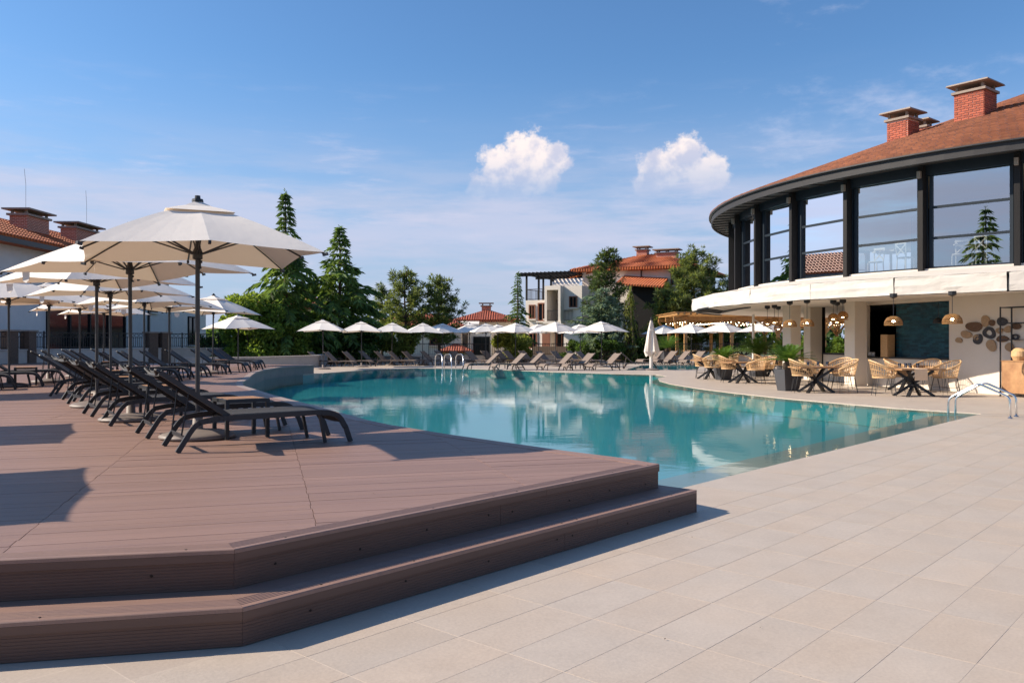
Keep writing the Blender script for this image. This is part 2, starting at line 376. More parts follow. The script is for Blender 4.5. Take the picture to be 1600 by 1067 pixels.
def water_mat():
    m = glass_mat('pool_water', .0, (.68, .955, .96), 0, .74); nt = m.node_tree; N = nt.nodes.new; L = nt.links.new
    fr = [n for n in nt.nodes if n.type == 'FRESNEL'][0]; fr.inputs[0].default_value = 1.33
    gl = [n for n in nt.nodes if n.type == 'BSDF_GLOSSY'][0]; gl.inputs[0].default_value = (1, 1, 1, 1)
    tc = N('ShaderNodeTexCoord'); mp = N('ShaderNodeMapping'); L(tc.outputs['Object'], mp.inputs[0]); mp.inputs['Scale'].default_value = (1, 1.6, 1)
    mp.inputs['Rotation'].default_value = (0, 0, .3)
    n = N('ShaderNodeTexNoise'); n.inputs['Scale'].default_value = 2.6; n.inputs['Detail'].default_value = 6; n.inputs['Roughness'].default_value = .5; L(mp.outputs[0], n.inputs[0])
    n2 = N('ShaderNodeTexNoise'); n2.inputs['Scale'].default_value = .25; n2.inputs['Detail'].default_value = 2; L(mp.outputs[0], n2.inputs[0])
    k = N('ShaderNodeMapRange'); L(n2.outputs[0], k.inputs[0]); k.inputs[1].default_value = .35; k.inputs[2].default_value = .7; k.inputs[3].default_value = .25; k.inputs[4].default_value = 1
    mu = N('ShaderNodeMath'); mu.operation = 'MULTIPLY'; L(n.outputs[0], mu.inputs[0]); L(k.outputs[0], mu.inputs[1])
    b = N('ShaderNodeBump'); b.inputs['Strength'].default_value = .028; b.inputs['Distance'].default_value = .10
    L(mu.outputs[0], b.inputs['Height'])
    L(b.outputs[0], fr.inputs['Normal']); L(b.outputs[0], gl.inputs['Normal']); return m
M['water'] = water_mat()
def mosaic_mat():
    m = material('pool_mosaic', (.19, .76, .75), .4, 0, .06, .6, tint=(.16, .69, .69)); return m
M['mosaic'] = mosaic_mat()
M['mosaic_dark'] = material('pool_waterline_tile', (.13, .60, .61), .35, 0, .1, 3)
M['beach'] = material('wet_limestone', (.66, .55, .45), .35, 0, .06, 3, .05)
A_DIR = Vector((cos(radians(48)), sin(radians(48)), 0)); B_DIR = Vector((-A_DIR.y, A_DIR.x, 0))
TA, TB, A0, B0 = .68, .342, 4.37, 3.76                      # tile size and the grid's origin along the two paving directions
def paving_mat():
    """joints on the same grid as the laid tiles, for the paving farther off"""
    m = material('limestone_paving', (.46, .395, .33), .55, 0, .06, 1.6, .06, 50, tint=(.45, .38, .315), speck=.06); nt = m.node_tree; N = nt.nodes.new; L = nt.links.new
    tc = N('ShaderNodeTexCoord'); mp = N('ShaderNodeMapping'); mp.vector_type = 'POINT'
    L(tc.outputs['Object'], mp.inputs[0]); mp.inputs['Rotation'].default_value = (0, 0, -radians(48))
    mp.inputs['Location'].default_value = (-A0, -B0, 0)
    br = N('ShaderNodeTexBrick'); br.offset = 0; br.inputs['Scale'].default_value = 1; br.inputs['Brick Width'].default_value = TA; br.inputs['Row Height'].default_value = TB
    br.inputs['Mortar Size'].default_value = .004; br.inputs['Mortar Smooth'].default_value = .3
    br.inputs['Color1'].default_value = (1, 1, 1, 1); br.inputs['Color2'].default_value = (.93, .92, .92, 1); br.inputs['Mortar'].default_value = (1.12, 1.12, 1.12, 1)
    L(mp.outputs[0], br.inputs[0])
    b = nt.nodes['Principled BSDF']; src = b.inputs['Base Color'].links[0].from_socket
    mu = N('ShaderNodeMix'); mu.data_type = 'RGBA'; mu.blend_type = 'MULTIPLY'; mu.inputs[0].default_value = 1
    L(src, mu.inputs[6]); L(br.outputs[0], mu.inputs[7]); L(mu.outputs[2], b.inputs['Base Color']); return m
M['paving'] = paving_mat()
def tile_mat():
    m = material('limestone_tile', (.46, .395, .33), .5, 0, .07, 2.6, .07, 60, rnd=.025, speck=.07, tint=(.47, .385, .305), coords='Object'); return m
M['tile'] = tile_mat()
M['grout'] = material('tile_grout', (.56, .52, .49), .9, 0, .1, 8)
M['blue_tile'] = material('teal_glazed_tile', (.012, .060, .090), .22, 0, .2, 12, .2, 14, rnd=.42, tint=(.016, .085, .11))
# ------------------------------------------------------------------ ground, paving, pool
def V2(a, b): return A_DIR * a + B_DIR * b
def xy(ps): return [(p[0], p[1]) for p in ps]
DZ = .408; SZ = .197                                        # deck and step heights
UP0, UP1, UP2 = Vector((-9.5, 2.85, 0)), V2(2.33, 4.07), V2(6.47, 4.07)      # upper deck edge: left end, corner, right end
LO0, LO1, LO2 = Vector((-9.5, 2.40, 0)), V2(2.20, 3.765), V2(6.59, 3.765)    # lower step edge
EDGE = [(1.02, 7.93), (.536, 8.43), (-.753, 9.94), (-1.61, 11.08), (-2.0, 11.72), (-3.69, 15), (-4.8, 17.1), (-5.82, 19.2), (-6.6, 20.8), (-7.2, 22.5),
        (-7.75, 24.8), (-8.45, 27.4), (-9.1, 30), (-9.65, 33), (-9.85, 35.6), (-9.7, 37.8), (-9.25, 39.6)]
EDGE = [UP2] + [Vector((x, y, 0)) for x, y in EDGE]
DECK = [UP0, UP1] + EDGE + [Vector((-13, 41.2, 0)), Vector((-23.0, 43.8, 0)), Vector((-25.4, 43.8, 0)), Vector((-25.4, 2.85, 0))]
POOL = [V2(6.2, 4.5), V2(19.6, 4.5), Vector((8.65, 19.04, 0)), Vector((7.24, 22.2, 0)), Vector((6.5, 24.6, 0)), Vector((5.95, 27.0, 0)), Vector((5.6, 30, 0)),
        Vector((5.62, 32.2, 0)), Vector((5.95, 34.4, 0)), Vector((6.7, 36.6, 0)), Vector((6.5, 38.2, 0)), Vector((4.75, 39.4, 0)), Vector((2.3, 41.6, 0)), Vector((0, 44.3, 0)), Vector((-2.4, 46.6, 0)),
        Vector((-5.3, 47.6, 0)), Vector((-7.6, 45.0, 0)), Vector((-9.0, 39.7, 0))] + [p + Vector((-.25, -.1, 0)) for p in reversed(EDGE[1:-1])]
KIDPOOL = [Vector(p) for p in ((5.9, 44.2, 0), (9.9, 45, 0), (11.8, 53, 0), (8.1, 53, 0))]
def flat(polys, z, up=True):
    m = MB(); vs = [(p[0], p[1], z) for poly in polys for p in poly]
    fs = [tuple(t) for t in tessellate_polygon([[Vector((p[0], p[1], 0)) for p in poly] for poly in polys])]
    out = []
    for f in fs:
        a, b, c = (Vector(vs[i]) for i in f); out.append(f if ((b - a).cross(c - a).z > 0) == up else tuple(reversed(f)))
    return m.add(vs, out)
RECT = [Vector(p) for p in ((-60, -25, 0), (45, -25, 0), (45, 62, 0), (-60, 62, 0))]
flat([RECT, POOL, KIDPOOL], 0).build('patio_paving', M['paving'], kind='structure')
patio = bpy.data.objects['patio_paving']
flat([[Vector(p) for p in ((-1500, -1500, 0), (1500, -1500, 0), (1500, 1500, 0), (-1500, 1500, 0))], RECT], -.01).build('garden_ground', M['grass'], kind='structure')
def basin(name, poly, depth, mat):
    m = flat([poly], -depth); n = len(poly); e = MB()
    for i in range(n):
        p, q = poly[i], poly[(i + 1) % n]
        m.quad((q.x, q.y, -.06), (p.x, p.y, -.06), (p.x, p.y, -depth), (q.x, q.y, -depth)); e.quad((q.x, q.y, 0), (p.x, p.y, 0), (p.x, p.y, -.06), (q.x, q.y, -.06))
    o = m.build(name, mat, kind='structure'); e.build('coping_edge', M['beach'], o); return o
pb = basin('pool_basin', POOL, .47, M['mosaic'])
flat([POOL], -.012).build('pool_water', M['water'], kind='structure')
kb = basin('shallow_pool_basin', KIDPOOL, .45, M['mosaic']); flat([KIDPOOL], -.012).build('shallow_pool_water', M['water'], kind='structure')
# overflow shelf of wet stone just under the water along the near edge, and the waterline tile band
m = MB(); m.prism([V2(6.3, 4.45), V2(19.62, 4.45), V2(18.9, 5.25), V2(6.3, 5.05)], -.45, -.04); m.build('overflow_shelf', M['beach'], pb)
m = MB(); mw = MB()
side = POOL[1:12]
cen = Vector((0, 28, 0))
inn = [p + (cen - p).normalized() * .45 for p in side]
for i in range(len(side) - 1):
    m.quad((side[i].x, side[i].y, -.07), (side[i + 1].x, side[i + 1].y, -.07), (inn[i + 1].x, inn[i + 1].y, -.07), (inn[i].x, inn[i].y, -.07))
    mw.quad((inn[i].x, inn[i].y, -.07), (inn[i + 1].x, inn[i + 1].y, -.07), (inn[i + 1].x, inn[i + 1].y, -.46), (inn[i].x, inn[i].y, -.46))
m.build('overflow_shelf', M['beach'], pb); mw.build('pool_side', M['mosaic'], pb)
# coping slabs along the near pool edge
me = MB().box((0, 0, -.0085), (TA * 2 - .005, .735, .020)).mesh('coping_slab', M['tile'])
for k in range(-1, 13):
    a = 6.45 + (k + .5) * TA * 2
    if a > 21.5: break
    c = V2(a, 4.13); inst('coping_slab', me, patio, (c.x, c.y, .0), (0, 0, radians(48)))
# laid paving tiles: the nearest ones one by one, the rest of the field joined
def inside(p, poly):
    x, y = p[0], p[1]; r = False; n = len(poly)
    for i in range(n):
        a, b = poly[i], poly[i - 1]
        if (a[1] > y) != (b[1] > y) and x < (b[0] - a[0]) * (y - a[1]) / (b[1] - a[1]) + a[0]: r = not r
    return r
STEP = [LO0, LO1, LO2, LO2 + B_DIR * 1.2, UP1 + Vector((-.5, 3, 0)), Vector((-9.5, 6, 0))]
cells = []
for i in range(-14, 24):
    for j in range(1, 60):
        c = V2(A0 + (i + .5) * TA, B0 - (j - .5) * TB)
        if c.y < 2.6 or c.y > 15.5: continue
        px = 800 + F * c.x / c.y
        if px < -220 or px > 1820: continue
        if inside(c, STEP) or inside(V2(A0 + (i + .9) * TA, B0 - (j - .9) * TB), STEP) or inside(V2(A0 + (i + .1) * TA, B0 - (j - .1) * TB), STEP): continue
        cells.append((c.length, c))
cells.sort(key=lambda t: t[0])
vis = [c for d, c in cells if c.y > 3.4]; hid = [c for d, c in cells if c.y <= 3.4]
me = MB().box((0, 0, -.0045), (TA - .006, TB - .004, .011)).mesh('paving_tile', M['tile'])
for c in vis[:300]: inst('paving_tile', me, patio, (c.x, c.y, random.uniform(-.0002, .0004)), (0, 0, radians(48)))
m = MB()
for c in vis[300:] + hid: m.box((c.x, c.y, -.0045 + random.uniform(-.0006, .0006)), (TA - .007, TB - .0045, .011), rz=radians(48))
m.build('paving_tiles', M['tile'], patio, kind='stuff')

# ------------------------------------------------------------------ timber deck with one step
def inset(poly, d):
    n = len(poly); out = []
    for i in range(n):
        a, b, c = poly[i - 1], poly[i], poly[(i + 1) % n]
        d0 = (b - a).normalized(); d1 = (c - b).normalized(); n0 = Vector((-d0.y, d0.x, 0)); n1 = Vector((-d1.y, d1.x, 0))
        nn = (n0 + n1).normalized(); out.append(b + nn * d / max(.35, nn.dot(n0)))
    return out
deck = MB().prism(xy(inset(DECK, .03)), -1.45, DZ - .03).build('timber_deck', M['deck_wall'], kind='structure')
LOWPOLY = [LO0 + Vector((0, .02, 0)), LO1 + Vector((-.01, .03, 0)), LO2 + Vector((-.03, .0, 0)), LO2 + B_DIR * .36, UP1 + Vector((-.1, .3, 0)), Vector((-9.5, 3.2, 0))]
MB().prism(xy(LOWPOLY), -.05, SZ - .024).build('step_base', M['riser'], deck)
def prof_board(p0, p1, c0, c1, prof, name, mat, m0=None, m1=None):
    """one board of constant profile from p0 to p1; c0/c1 are mitre vectors (None = square end)"""
    d = (p1 - p0).normalized(); n = Vector((d.y, -d.x, 0)); m0 = c0 or n; m1 = c1 or n; k = len(prof); vs = []
    for p, mm in ((p0, m0), (p1, m1)):
        for a, u in prof: vs.append(p + mm * a + Vector((0, 0, u)))
    fs = [(i, (i + 1) % k, k + (i + 1) % k, k + i) for i in range(k)]
    for t in tessellate_polygon([[Vector((a, u, 0)) for a, u in prof]]): fs.append(tuple(t)); fs.append(tuple(k + i for i in reversed(t)))
    mb = MB(); mb.add(vs, fs); o = mb.build(name, mat, deck)
    return o
def mitre(a, b, c):
    d0 = (b - a).normalized(); d1 = (c - b).normalized(); n0 = Vector((d0.y, -d0.x, 0)); n1 = Vector((d1.y, -d1.x, 0)); nn = (n0 + n1).normalized(); return nn / nn.dot(n0)
def grooved(z0, z1, off, n):
    pr = [(off - .02, z0)]
    for i in range(n):
        a = z0 + (z1 - z0) * i / n; b = z0 + (z1 - z0) * (i + 1) / n; h = b - a
        pr += [(off, a + h * .06), (off, a + h * .68), (off - .002, a + h * .76), (off - .002, a + h * .97)]
    pr += [(off - .02, z1)]; return pr
def nosing(z, w):
    pr = [(-w, z - .022), (-w, z)]
    for i in range(5):                                     # grooves along the tread
        a = -w + .01 + (w - .03) * i / 5; pr += [(a, z), (a + .003, z - .0025), (a + .008, z - .0025), (a + .011, z)]
    pr += [(.008, z), (.0125, z - .004), (.0125, z - .022)]; return pr
def lip(z): return [(-.008, z - .0625), (-.008, z - .023), (.0125, z - .023), (.0125, z - .0625)]
def run(path, splits, prof, name, mat):
    m1 = mitre(*path)
    segs = [(path[0], path[1], None, m1), (path[1], path[2], m1, None)]
    for s, (p, q, c0, c1) in enumerate(segs):
        ts = [0] + list(splits[s]) + [1]
        for i in range(len(ts) - 1):
            a = p.lerp(q, ts[i]); b = p.lerp(q, ts[i + 1]); g = (q - p).normalized() * .0015
            prof_board(a + (g if i else g * 0), b - g, c0 if i == 0 else None, c1 if i == len(ts) - 2 else None, prof, name, mat)
UPATH, LPATH = [UP0, UP1, UP2], [LO0, LO1, LO2]
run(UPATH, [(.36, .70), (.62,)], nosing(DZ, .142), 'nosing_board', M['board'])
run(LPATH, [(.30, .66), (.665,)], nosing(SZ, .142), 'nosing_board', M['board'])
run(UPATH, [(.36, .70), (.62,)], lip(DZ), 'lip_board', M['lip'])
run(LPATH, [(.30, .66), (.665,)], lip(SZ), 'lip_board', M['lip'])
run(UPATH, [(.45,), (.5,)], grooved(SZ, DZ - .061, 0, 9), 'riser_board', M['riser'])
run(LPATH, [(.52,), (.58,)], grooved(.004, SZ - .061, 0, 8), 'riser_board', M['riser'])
mm = mitre(*LPATH)
run([LO0 + Vector((0, .146, 0)), LO1 - mm * .146, LO2 - Vector((A_DIR.y, -A_DIR.x, 0)) * .146], [(.2, .55, .8), (.35, .7)], [(-.26, SZ - .024), (-.26, SZ - .001), (0, SZ - .001), (0, SZ - .024)], 'tread_board', M['board'])
# end plates at the pool side of the step
d = (UP2 - UP1).normalized()
MB().prism(xy([LO2 + d * .002, LO2 + d * .02, LO2 + d * .02 + B_DIR * .5, LO2 + d * .002 + B_DIR * .5]), .0, SZ - .002).build('end_board', M['riser'], deck)
sc = MB().lathe([(0, .003), (.006, .003), (.008, 0)], 8).mesh('screw', M['screw'])
for path, z, lst in ((UPATH, .27, ((0, .5), (0, .72), (0, .84), (0, .95), (1, .06), (1, .2), (1, .33), (1, .47), (1, .53), (1, .69), (1, .82), (1, .95))),
                     (LPATH, .085, ((0, .55), (0, .75), (0, .87), (1, .09), (1, .24), (1, .40), (1, .56), (1, .60), (1, .76), (1, .9)))):
    for s, t in lst:
        p, q = path[s], path[s + 1]; c = p.lerp(q, t); d = (q - p).normalized(); nn = Vector((d.y, -d.x, 0)); c = c + nn * .001
        o = inst('screw', sc, deck, (c.x, c.y, z + random.uniform(-.02, .02)), (radians(90), 0, atan2(nn.y, nn.x) + radians(90)))
        c2 = p.lerp(q, min(.98, t + .02)) - nn * .03; inst('screw', sc, deck, (c2.x, c2.y, (DZ if z > .2 else SZ) - .0005))
# edging along the pool
inner = []
K = EDGE
for i in range(len(K) - 1):
    a, b = K[i], K[i + 1]
    c0 = mitre(K[i - 1], a, b) if i else None; c1 = mitre(a, b, K[i + 2]) if i < len(K) - 2 else None
    pr = [(-.165, DZ - .03), (-.165, DZ + .001), (.008, DZ + .001), (.012, DZ - .004), (.012, DZ - .055), (-.01, DZ - .055), (-.01, DZ - .03)]
    prof_board(a, b, c0, c1, pr, 'edge_board', M['board'] if i < 5 else M['kerb'])
# deck boards: rows across, cut at the edges and at the joints
U = Vector((.96, .28, 0)).normalized(); N_ = Vector((-U.y, U.x, 0)); BW = .1442; GAP = .0028; JO = .29; JL = 1.6
CL = inset(DECK, .10)
CLU = [(p.dot(U), p.dot(N_)) for p in CL]
def clip(poly, ax, lim, sgn):
    out = []
    for i in range(len(poly)):
        p, q = poly[i - 1], poly[i]; a, b = (p[ax] - lim) * sgn, (q[ax] - lim) * sgn
        if (a >= 0) != (b >= 0): t = a / (a - b); out.append((p[0] + (q[0] - p[0]) * t, p[1] + (q[1] - p[1]) * t))
        if b >= 0: out.append(q)
    return out
full = MB().box((0, 0, -.0125), (JL - .004, BW, .025)).mesh('deck_board', M['board'])
pieces = []; v = min(p[1] for p in CLU); vmax = max(p[1] for p in CLU); row = 0
while v < vmax:
    band = clip(clip(CLU, 1, v, 1), 1, v + BW, -1); sh = (0, .003, -.004, .002)[row % 4]
    if len(band) > 2:
        for j in range(math.floor((min(p[0] for p in band) - JO) / JL) - 1, math.ceil((max(p[0] for p in band) - JO) / JL) + 1):
            a, b = JO + sh + j * JL + .002, JO + sh + (j + 1) * JL - .002; cu, cv = (a + b) / 2, v + BW / 2
            pc = clip(clip(band, 0, a, 1), 0, b, -1)
            if len(pc) < 3: continue
            ar = abs(sum(pc[i - 1][0] * pc[i][1] - pc[i][0] * pc[i - 1][1] for i in range(len(pc)))) / 2
            if ar < .002: continue
            c = U * cu + N_ * cv
            if abs(c.x / max(c.y, .1)) > .95 and c.y < 30: continue
            pieces.append((c.length, c, None if ar > (b - a) * BW * .999 else [(x - cu, y - cv) for x, y in pc], (cu, cv)))
    v += BW + GAP; row += 1
pieces.sort(key=lambda t: t[0])
ru = atan2(U.y, U.x)
rest = MB()
inview = [p for p in pieces if abs(p[1].x / max(p[1].y, .1)) < .64 and p[1].y > 3.6]
names = set(id(p) for p in inview[:300])
full_poly = [(-JL / 2 + .002, -BW / 2), (JL / 2 - .002, -BW / 2), (JL / 2 - .002, BW / 2), (-JL / 2 + .002, BW / 2)]
for p in pieces:
    d, c, e, (cu, cv) = p; dz = random.uniform(-.0012, .0012)
    if id(p) in names:
        if e is None: inst('deck_board', full, deck, (c.x, c.y, DZ - .003 + dz), (0, 0, ru))
        else: o = MB().prism(e, -.025, 0).build('deck_board', M['board'], deck); o.location = (c.x, c.y, DZ - .003 + dz); o.rotation_euler = (0, 0, ru)
    else:                                                   # local frame turned so that the grain runs along the board
        rest.prism([(x + cu, y + cv) for x, y in (e or full_poly)], DZ - .028 + dz, DZ - .003 + dz)
o = rest.build('deck_boards', M['board'], deck, kind='stuff'); o.rotation_euler = (0, 0, ru)
# ------------------------------------------------------------------ square parasols
HS, HEM, TOP = 1.175, 2.05, 2.635
def dome(t): return TOP - (TOP - HEM) * (t ** 1.28)
GORES = [(1, -1), (1, 0), (1, 1), (0, 1), (-1, 1), (-1, 0), (-1, -1), (0, -1)]
def lift(r, t): return .07 * t * t if 0 in r else 0.0        # the mid ribs are shorter, so their tips stand higher
def canopy_mesh():
    m = MB(); n = 10; K = 6
    for g in range(8):
        r0, r1 = GORES[g], GORES[(g + 1) % 8]; rows = []
        for i in range(n + 1):
            t = .2 + .8 * i / n; row = []
            for k in range(K + 1):
                f = k / K; sag = 4 * f * (1 - f); pull = 1 - .016 * sag * t ** 3
                x = (r0[0] * (1 - f) + r1[0] * f) * HS; y = (r0[1] * (1 - f) + r1[1] * f) * HS
                row.append((x * t * pull, y * t * pull, dome(t) + lift(r0, t) * (1 - f) + lift(r1, t) * f - .03 * sag * t * (1.25 - t)))
            rows.append(row)
        for i in range(n):
            for k in range(K): m.quad(rows[i][k], rows[i + 1][k], rows[i + 1][k + 1], rows[i][k + 1])
    return m
def umbrella_proto(name, label, cloth):
    r = thing(name, label, 'parasol')
    c = canopy_mesh(); c.build('canopy', cloth, r, smooth=False)
    v = MB()
    for g in range(8):
        p, q = GORES[g], GORES[(g + 1) % 8]; T = (.03, .12, .22, .31)
        for i in range(3):
            def pt(r, t): return (r[0] * HS * t, r[1] * HS * t, dome(t) + .012 + .06 * t + (.05 * (1 - t / .12) if t < .12 else 0))
            v.quad(pt(p, T[i]), pt(p, T[i + 1]), pt(q, T[i + 1]), pt(q, T[i]))
    v.build('vent_flap', cloth, r)
    f = MB().lathe([(0, 2.755), (.03, 2.75), (.032, 2.715), (.06, 2.71), (.065, 2.68), (0, 2.67)], 12); f.build('finial', M['grey_metal'], r)
    p = MB(); p.tube([(0, 0, .05), (0, 0, 2.69)], .026, 10); p.build('pole', M['pole'], r, smooth=False)
    h = MB().lathe([(.03, 2.02), (.055, 2.03), (.055, 2.11), (.035, 2.16), (.03, 2.2)], 10)
    h.build('runner_hub', M['pole'], r)
    for x, y in GORES:
        rb = MB()
        pts = [(x * HS * t, y * HS * t, dome(t) - .018 + lift((x, y), t)) for t in (.04, .3, .55, .8, 1.0)]
        rb.tube(pts, .010, 4); rb.bar(Vector(pts[-1]) * .985 + Vector((0, 0, .02)), Vector(pts[-1]) * 1.02 + Vector((0, 0, -.04)), .028, .028)
        o = rb.build('rib', M['pole'], r)
        st = MB().bar((x * .05, y * .05, 2.09), pts[2], .016, .016); st.build('strut', M['pole'], o)
    k = MB().bar((.03, 0, 1.93), (.03, 0, 2.02), .014).bar((.03, -.035, 1.93), (.03, .035, 1.93), .02).bar((.028, 0, 2.0), (.05, 0, 2.0), .03); k.build('crank_handle', M['pole'], r)
    b = MB().lathe([(0, .0), (.40, .0), (.42, .012), (.415, .035), (.38, .055), (.30, .075), (.10, .098), (.06, .105), (.055, .24), (.03, .24)], 24); b.build('base', M['umb_base'], r, smooth=True)
    return r
R36 = radians(36)
U1 = umbrella_proto('parasol', 'large cream square parasol nearest the camera, over the front dark loungers', M['canopy'])
U1.location = (-3.58, 9.62, DZ); U1.rotation_euler = (0, 0, radians(26))
lb = MB(); lp = [(-1.06, .60, 2.03), (-1.06, .80, 2.03), (-1.055, .79, 1.91), (-1.055, .70, 1.88), (-1.055, .62, 1.92)]
lb.add(lp + [(x + .004, y, z) for x, y, z in lp], ((0, 1, 2, 3, 4), (9, 8, 7, 6, 5))); lb.build('care_label', M['canopy_white'], U1)
GD = 'cream parasols along the timber deck'
tag(U1, group=GD)
deck_umb = [(-5.3, 11.75, radians(55), 'cream parasol directly behind the nearest one, second along the pool edge of the deck'),
            (-7.0, 14.25, radians(57), 'cream parasol third along the deck edge, pole left of the second one'),
            (-8.45, 17.8, radians(55), 'cream parasol fourth along the curved pool edge of the deck'),
            (-9.75, 22.4, radians(62), 'cream parasol fifth along the curved pool edge, before the pale house wall'),
            (-10.3, 25.4, radians(70), 'cream parasol sixth along the curved pool edge, before the small house window'),
            (-10.35, 29.2, radians(78), 'cream parasol seventh and last along the curved pool edge of the deck'),
            (-12.2, 20.5, radians(40), 'cream parasol at the left edge, over the dark loungers in the back row'),
            (-12.45, 22.7, radians(40), 'cream parasol in the back row just right of the left edge, before the blue-grey wall'),
            (-13.5, 26.4, radians(40), 'cream parasol in the back row before the wide dark glazing of the house'),
            (-14.6, 30.2, radians(45), 'cream parasol far back on the deck, in front of the low white wall'),
            (-12.9, 17.0, radians(38), 'cream parasol outside the left edge of the view in the back row'),
            (-9.5, 9.95, radians(24), 'cream parasol outside the left edge casting the second deck shadow'),
            (-7.35, 6.0, radians(24), 'cream parasol outside the left edge casting the big near deck shadow')]
for x, y, rz, lab in deck_umb: o = dup(U1, (x, y, DZ), rz, lab, GD); o.rotation_euler = (random.uniform(-.014, .014), random.uniform(-.014, .014), rz)
UW = umbrella_proto('parasol', 'white parasol alone before the bright green bush, right of the dark deck loungers', M['canopy_white'])
UW.location = at(372, 38.0); UW.rotation_euler = (0, 0, radians(45)); tag(UW, group='white parasols round the far side of the pool')
far = [(505, 45.8, 4, 'leftmost white parasol of the far row, before the dark cedar'), (565, 49.8, 6, 'white parasol second from the left in the far row, before the second cedar'),
       (612, 52.8, 10, 'white parasol third from the left in the far row, before the yellow-green shrub'), (660, 54.0, 12, 'white parasol in the far row under the left pine'),
       (690, 55.5, 40, 'white parasol in the far row under the right pine'), (733, 56.0, 15, 'white parasol in the far row before the low red-roofed house, left one'),
       (759, 55.0, 20, 'white parasol in the far row before the low red-roofed house, right one'), (778, 59.0, 30, 'small white parasol peeping out behind the low red-roofed house row'),
       (805, 53.8, 42, 'white parasol in front of the slim cypress'), (868, 51.0, 45, 'white parasol in front of the villa balcony'),
       (842, 57.5, 25, 'white parasol half hidden behind the two before the villa'), (907, 58.0, 20, 'white parasol mostly hidden, its peak below the blue spruce'),
       (940, 49.8, 45, 'rightmost white parasol of the far row, before the blue spruce'),
       (1038, 61.0, 30, 'leftmost white parasol before the lit timber pergola'), (1080, 56.0, 42, 'white parasol second from left before the lit timber pergola'),
       (1130, 52.0, 45, 'white parasol before the big forked pergola post'), (1194, 50.0, 45, 'white parasol beside the restaurant pillar, rightmost before the pergola')]
for px, Y, rz, lab in far:
    p = at(px, Y); o = dup(UW, p, radians(rz), lab, 'white parasols round the far side of the pool'); o.rotation_euler = (random.uniform(-.02, .02), random.uniform(-.02, .02), radians(rz))
# the closed one
cu = thing('closed_parasol', 'folded beige parasol standing closed at the far pool edge', 'parasol', at(1017.5, 44.3))
m = MB(); n = 20; rows = []
for i in range(12):
    t = i / 11; z = 2.62 - 1.82 * t; r = .05 + .30 * (t ** .8) - (.09 if t > .97 else 0); row = []
    for k in range(n):
        a = 2 * pi * k / n; fold = 1 + .30 * sin(a * 5 + 1.5 * t) * min(1, t * 2) + .08 * sin(a * 3 + 2)
        row.append((r * fold * cos(a), r * fold * sin(a), z + (.12 * sin(a * 4) if i == 11 else 0)))
    rows.append(row)
for i in range(11):
    for k in range(n): m.quad(rows[i][k], rows[i + 1][k], rows[i + 1][(k + 1) % n], rows[i][(k + 1) % n])
m.build('folded_canopy', M['canopy'], cu)
MB().lathe([(0, 2.78), (.03, 2.77), (.04, 2.66), (.07, 2.6)], 10).build('finial', M['grey_metal'], cu)
MB().tube([(0, 0, .1), (0, 0, .9)], .09, 12).build('pole_sleeve', M['paint_white'], cu)
MB().tube([(0, 0, .05), (0, 0, 2.7)], .026, 8).build('pole', M['pole'], cu)
MB().lathe([(0, 0), (.42, 0), (.42, .05), (.1, .1), (.1, .1)], 20).build('base', M['umb_base'], cu)
MB().lathe([(.17, 2.06), (.178, 2.08), (.178, 2.12), (.165, 2.14)], 14).build('tie_strap', M['canopy_white'], cu)

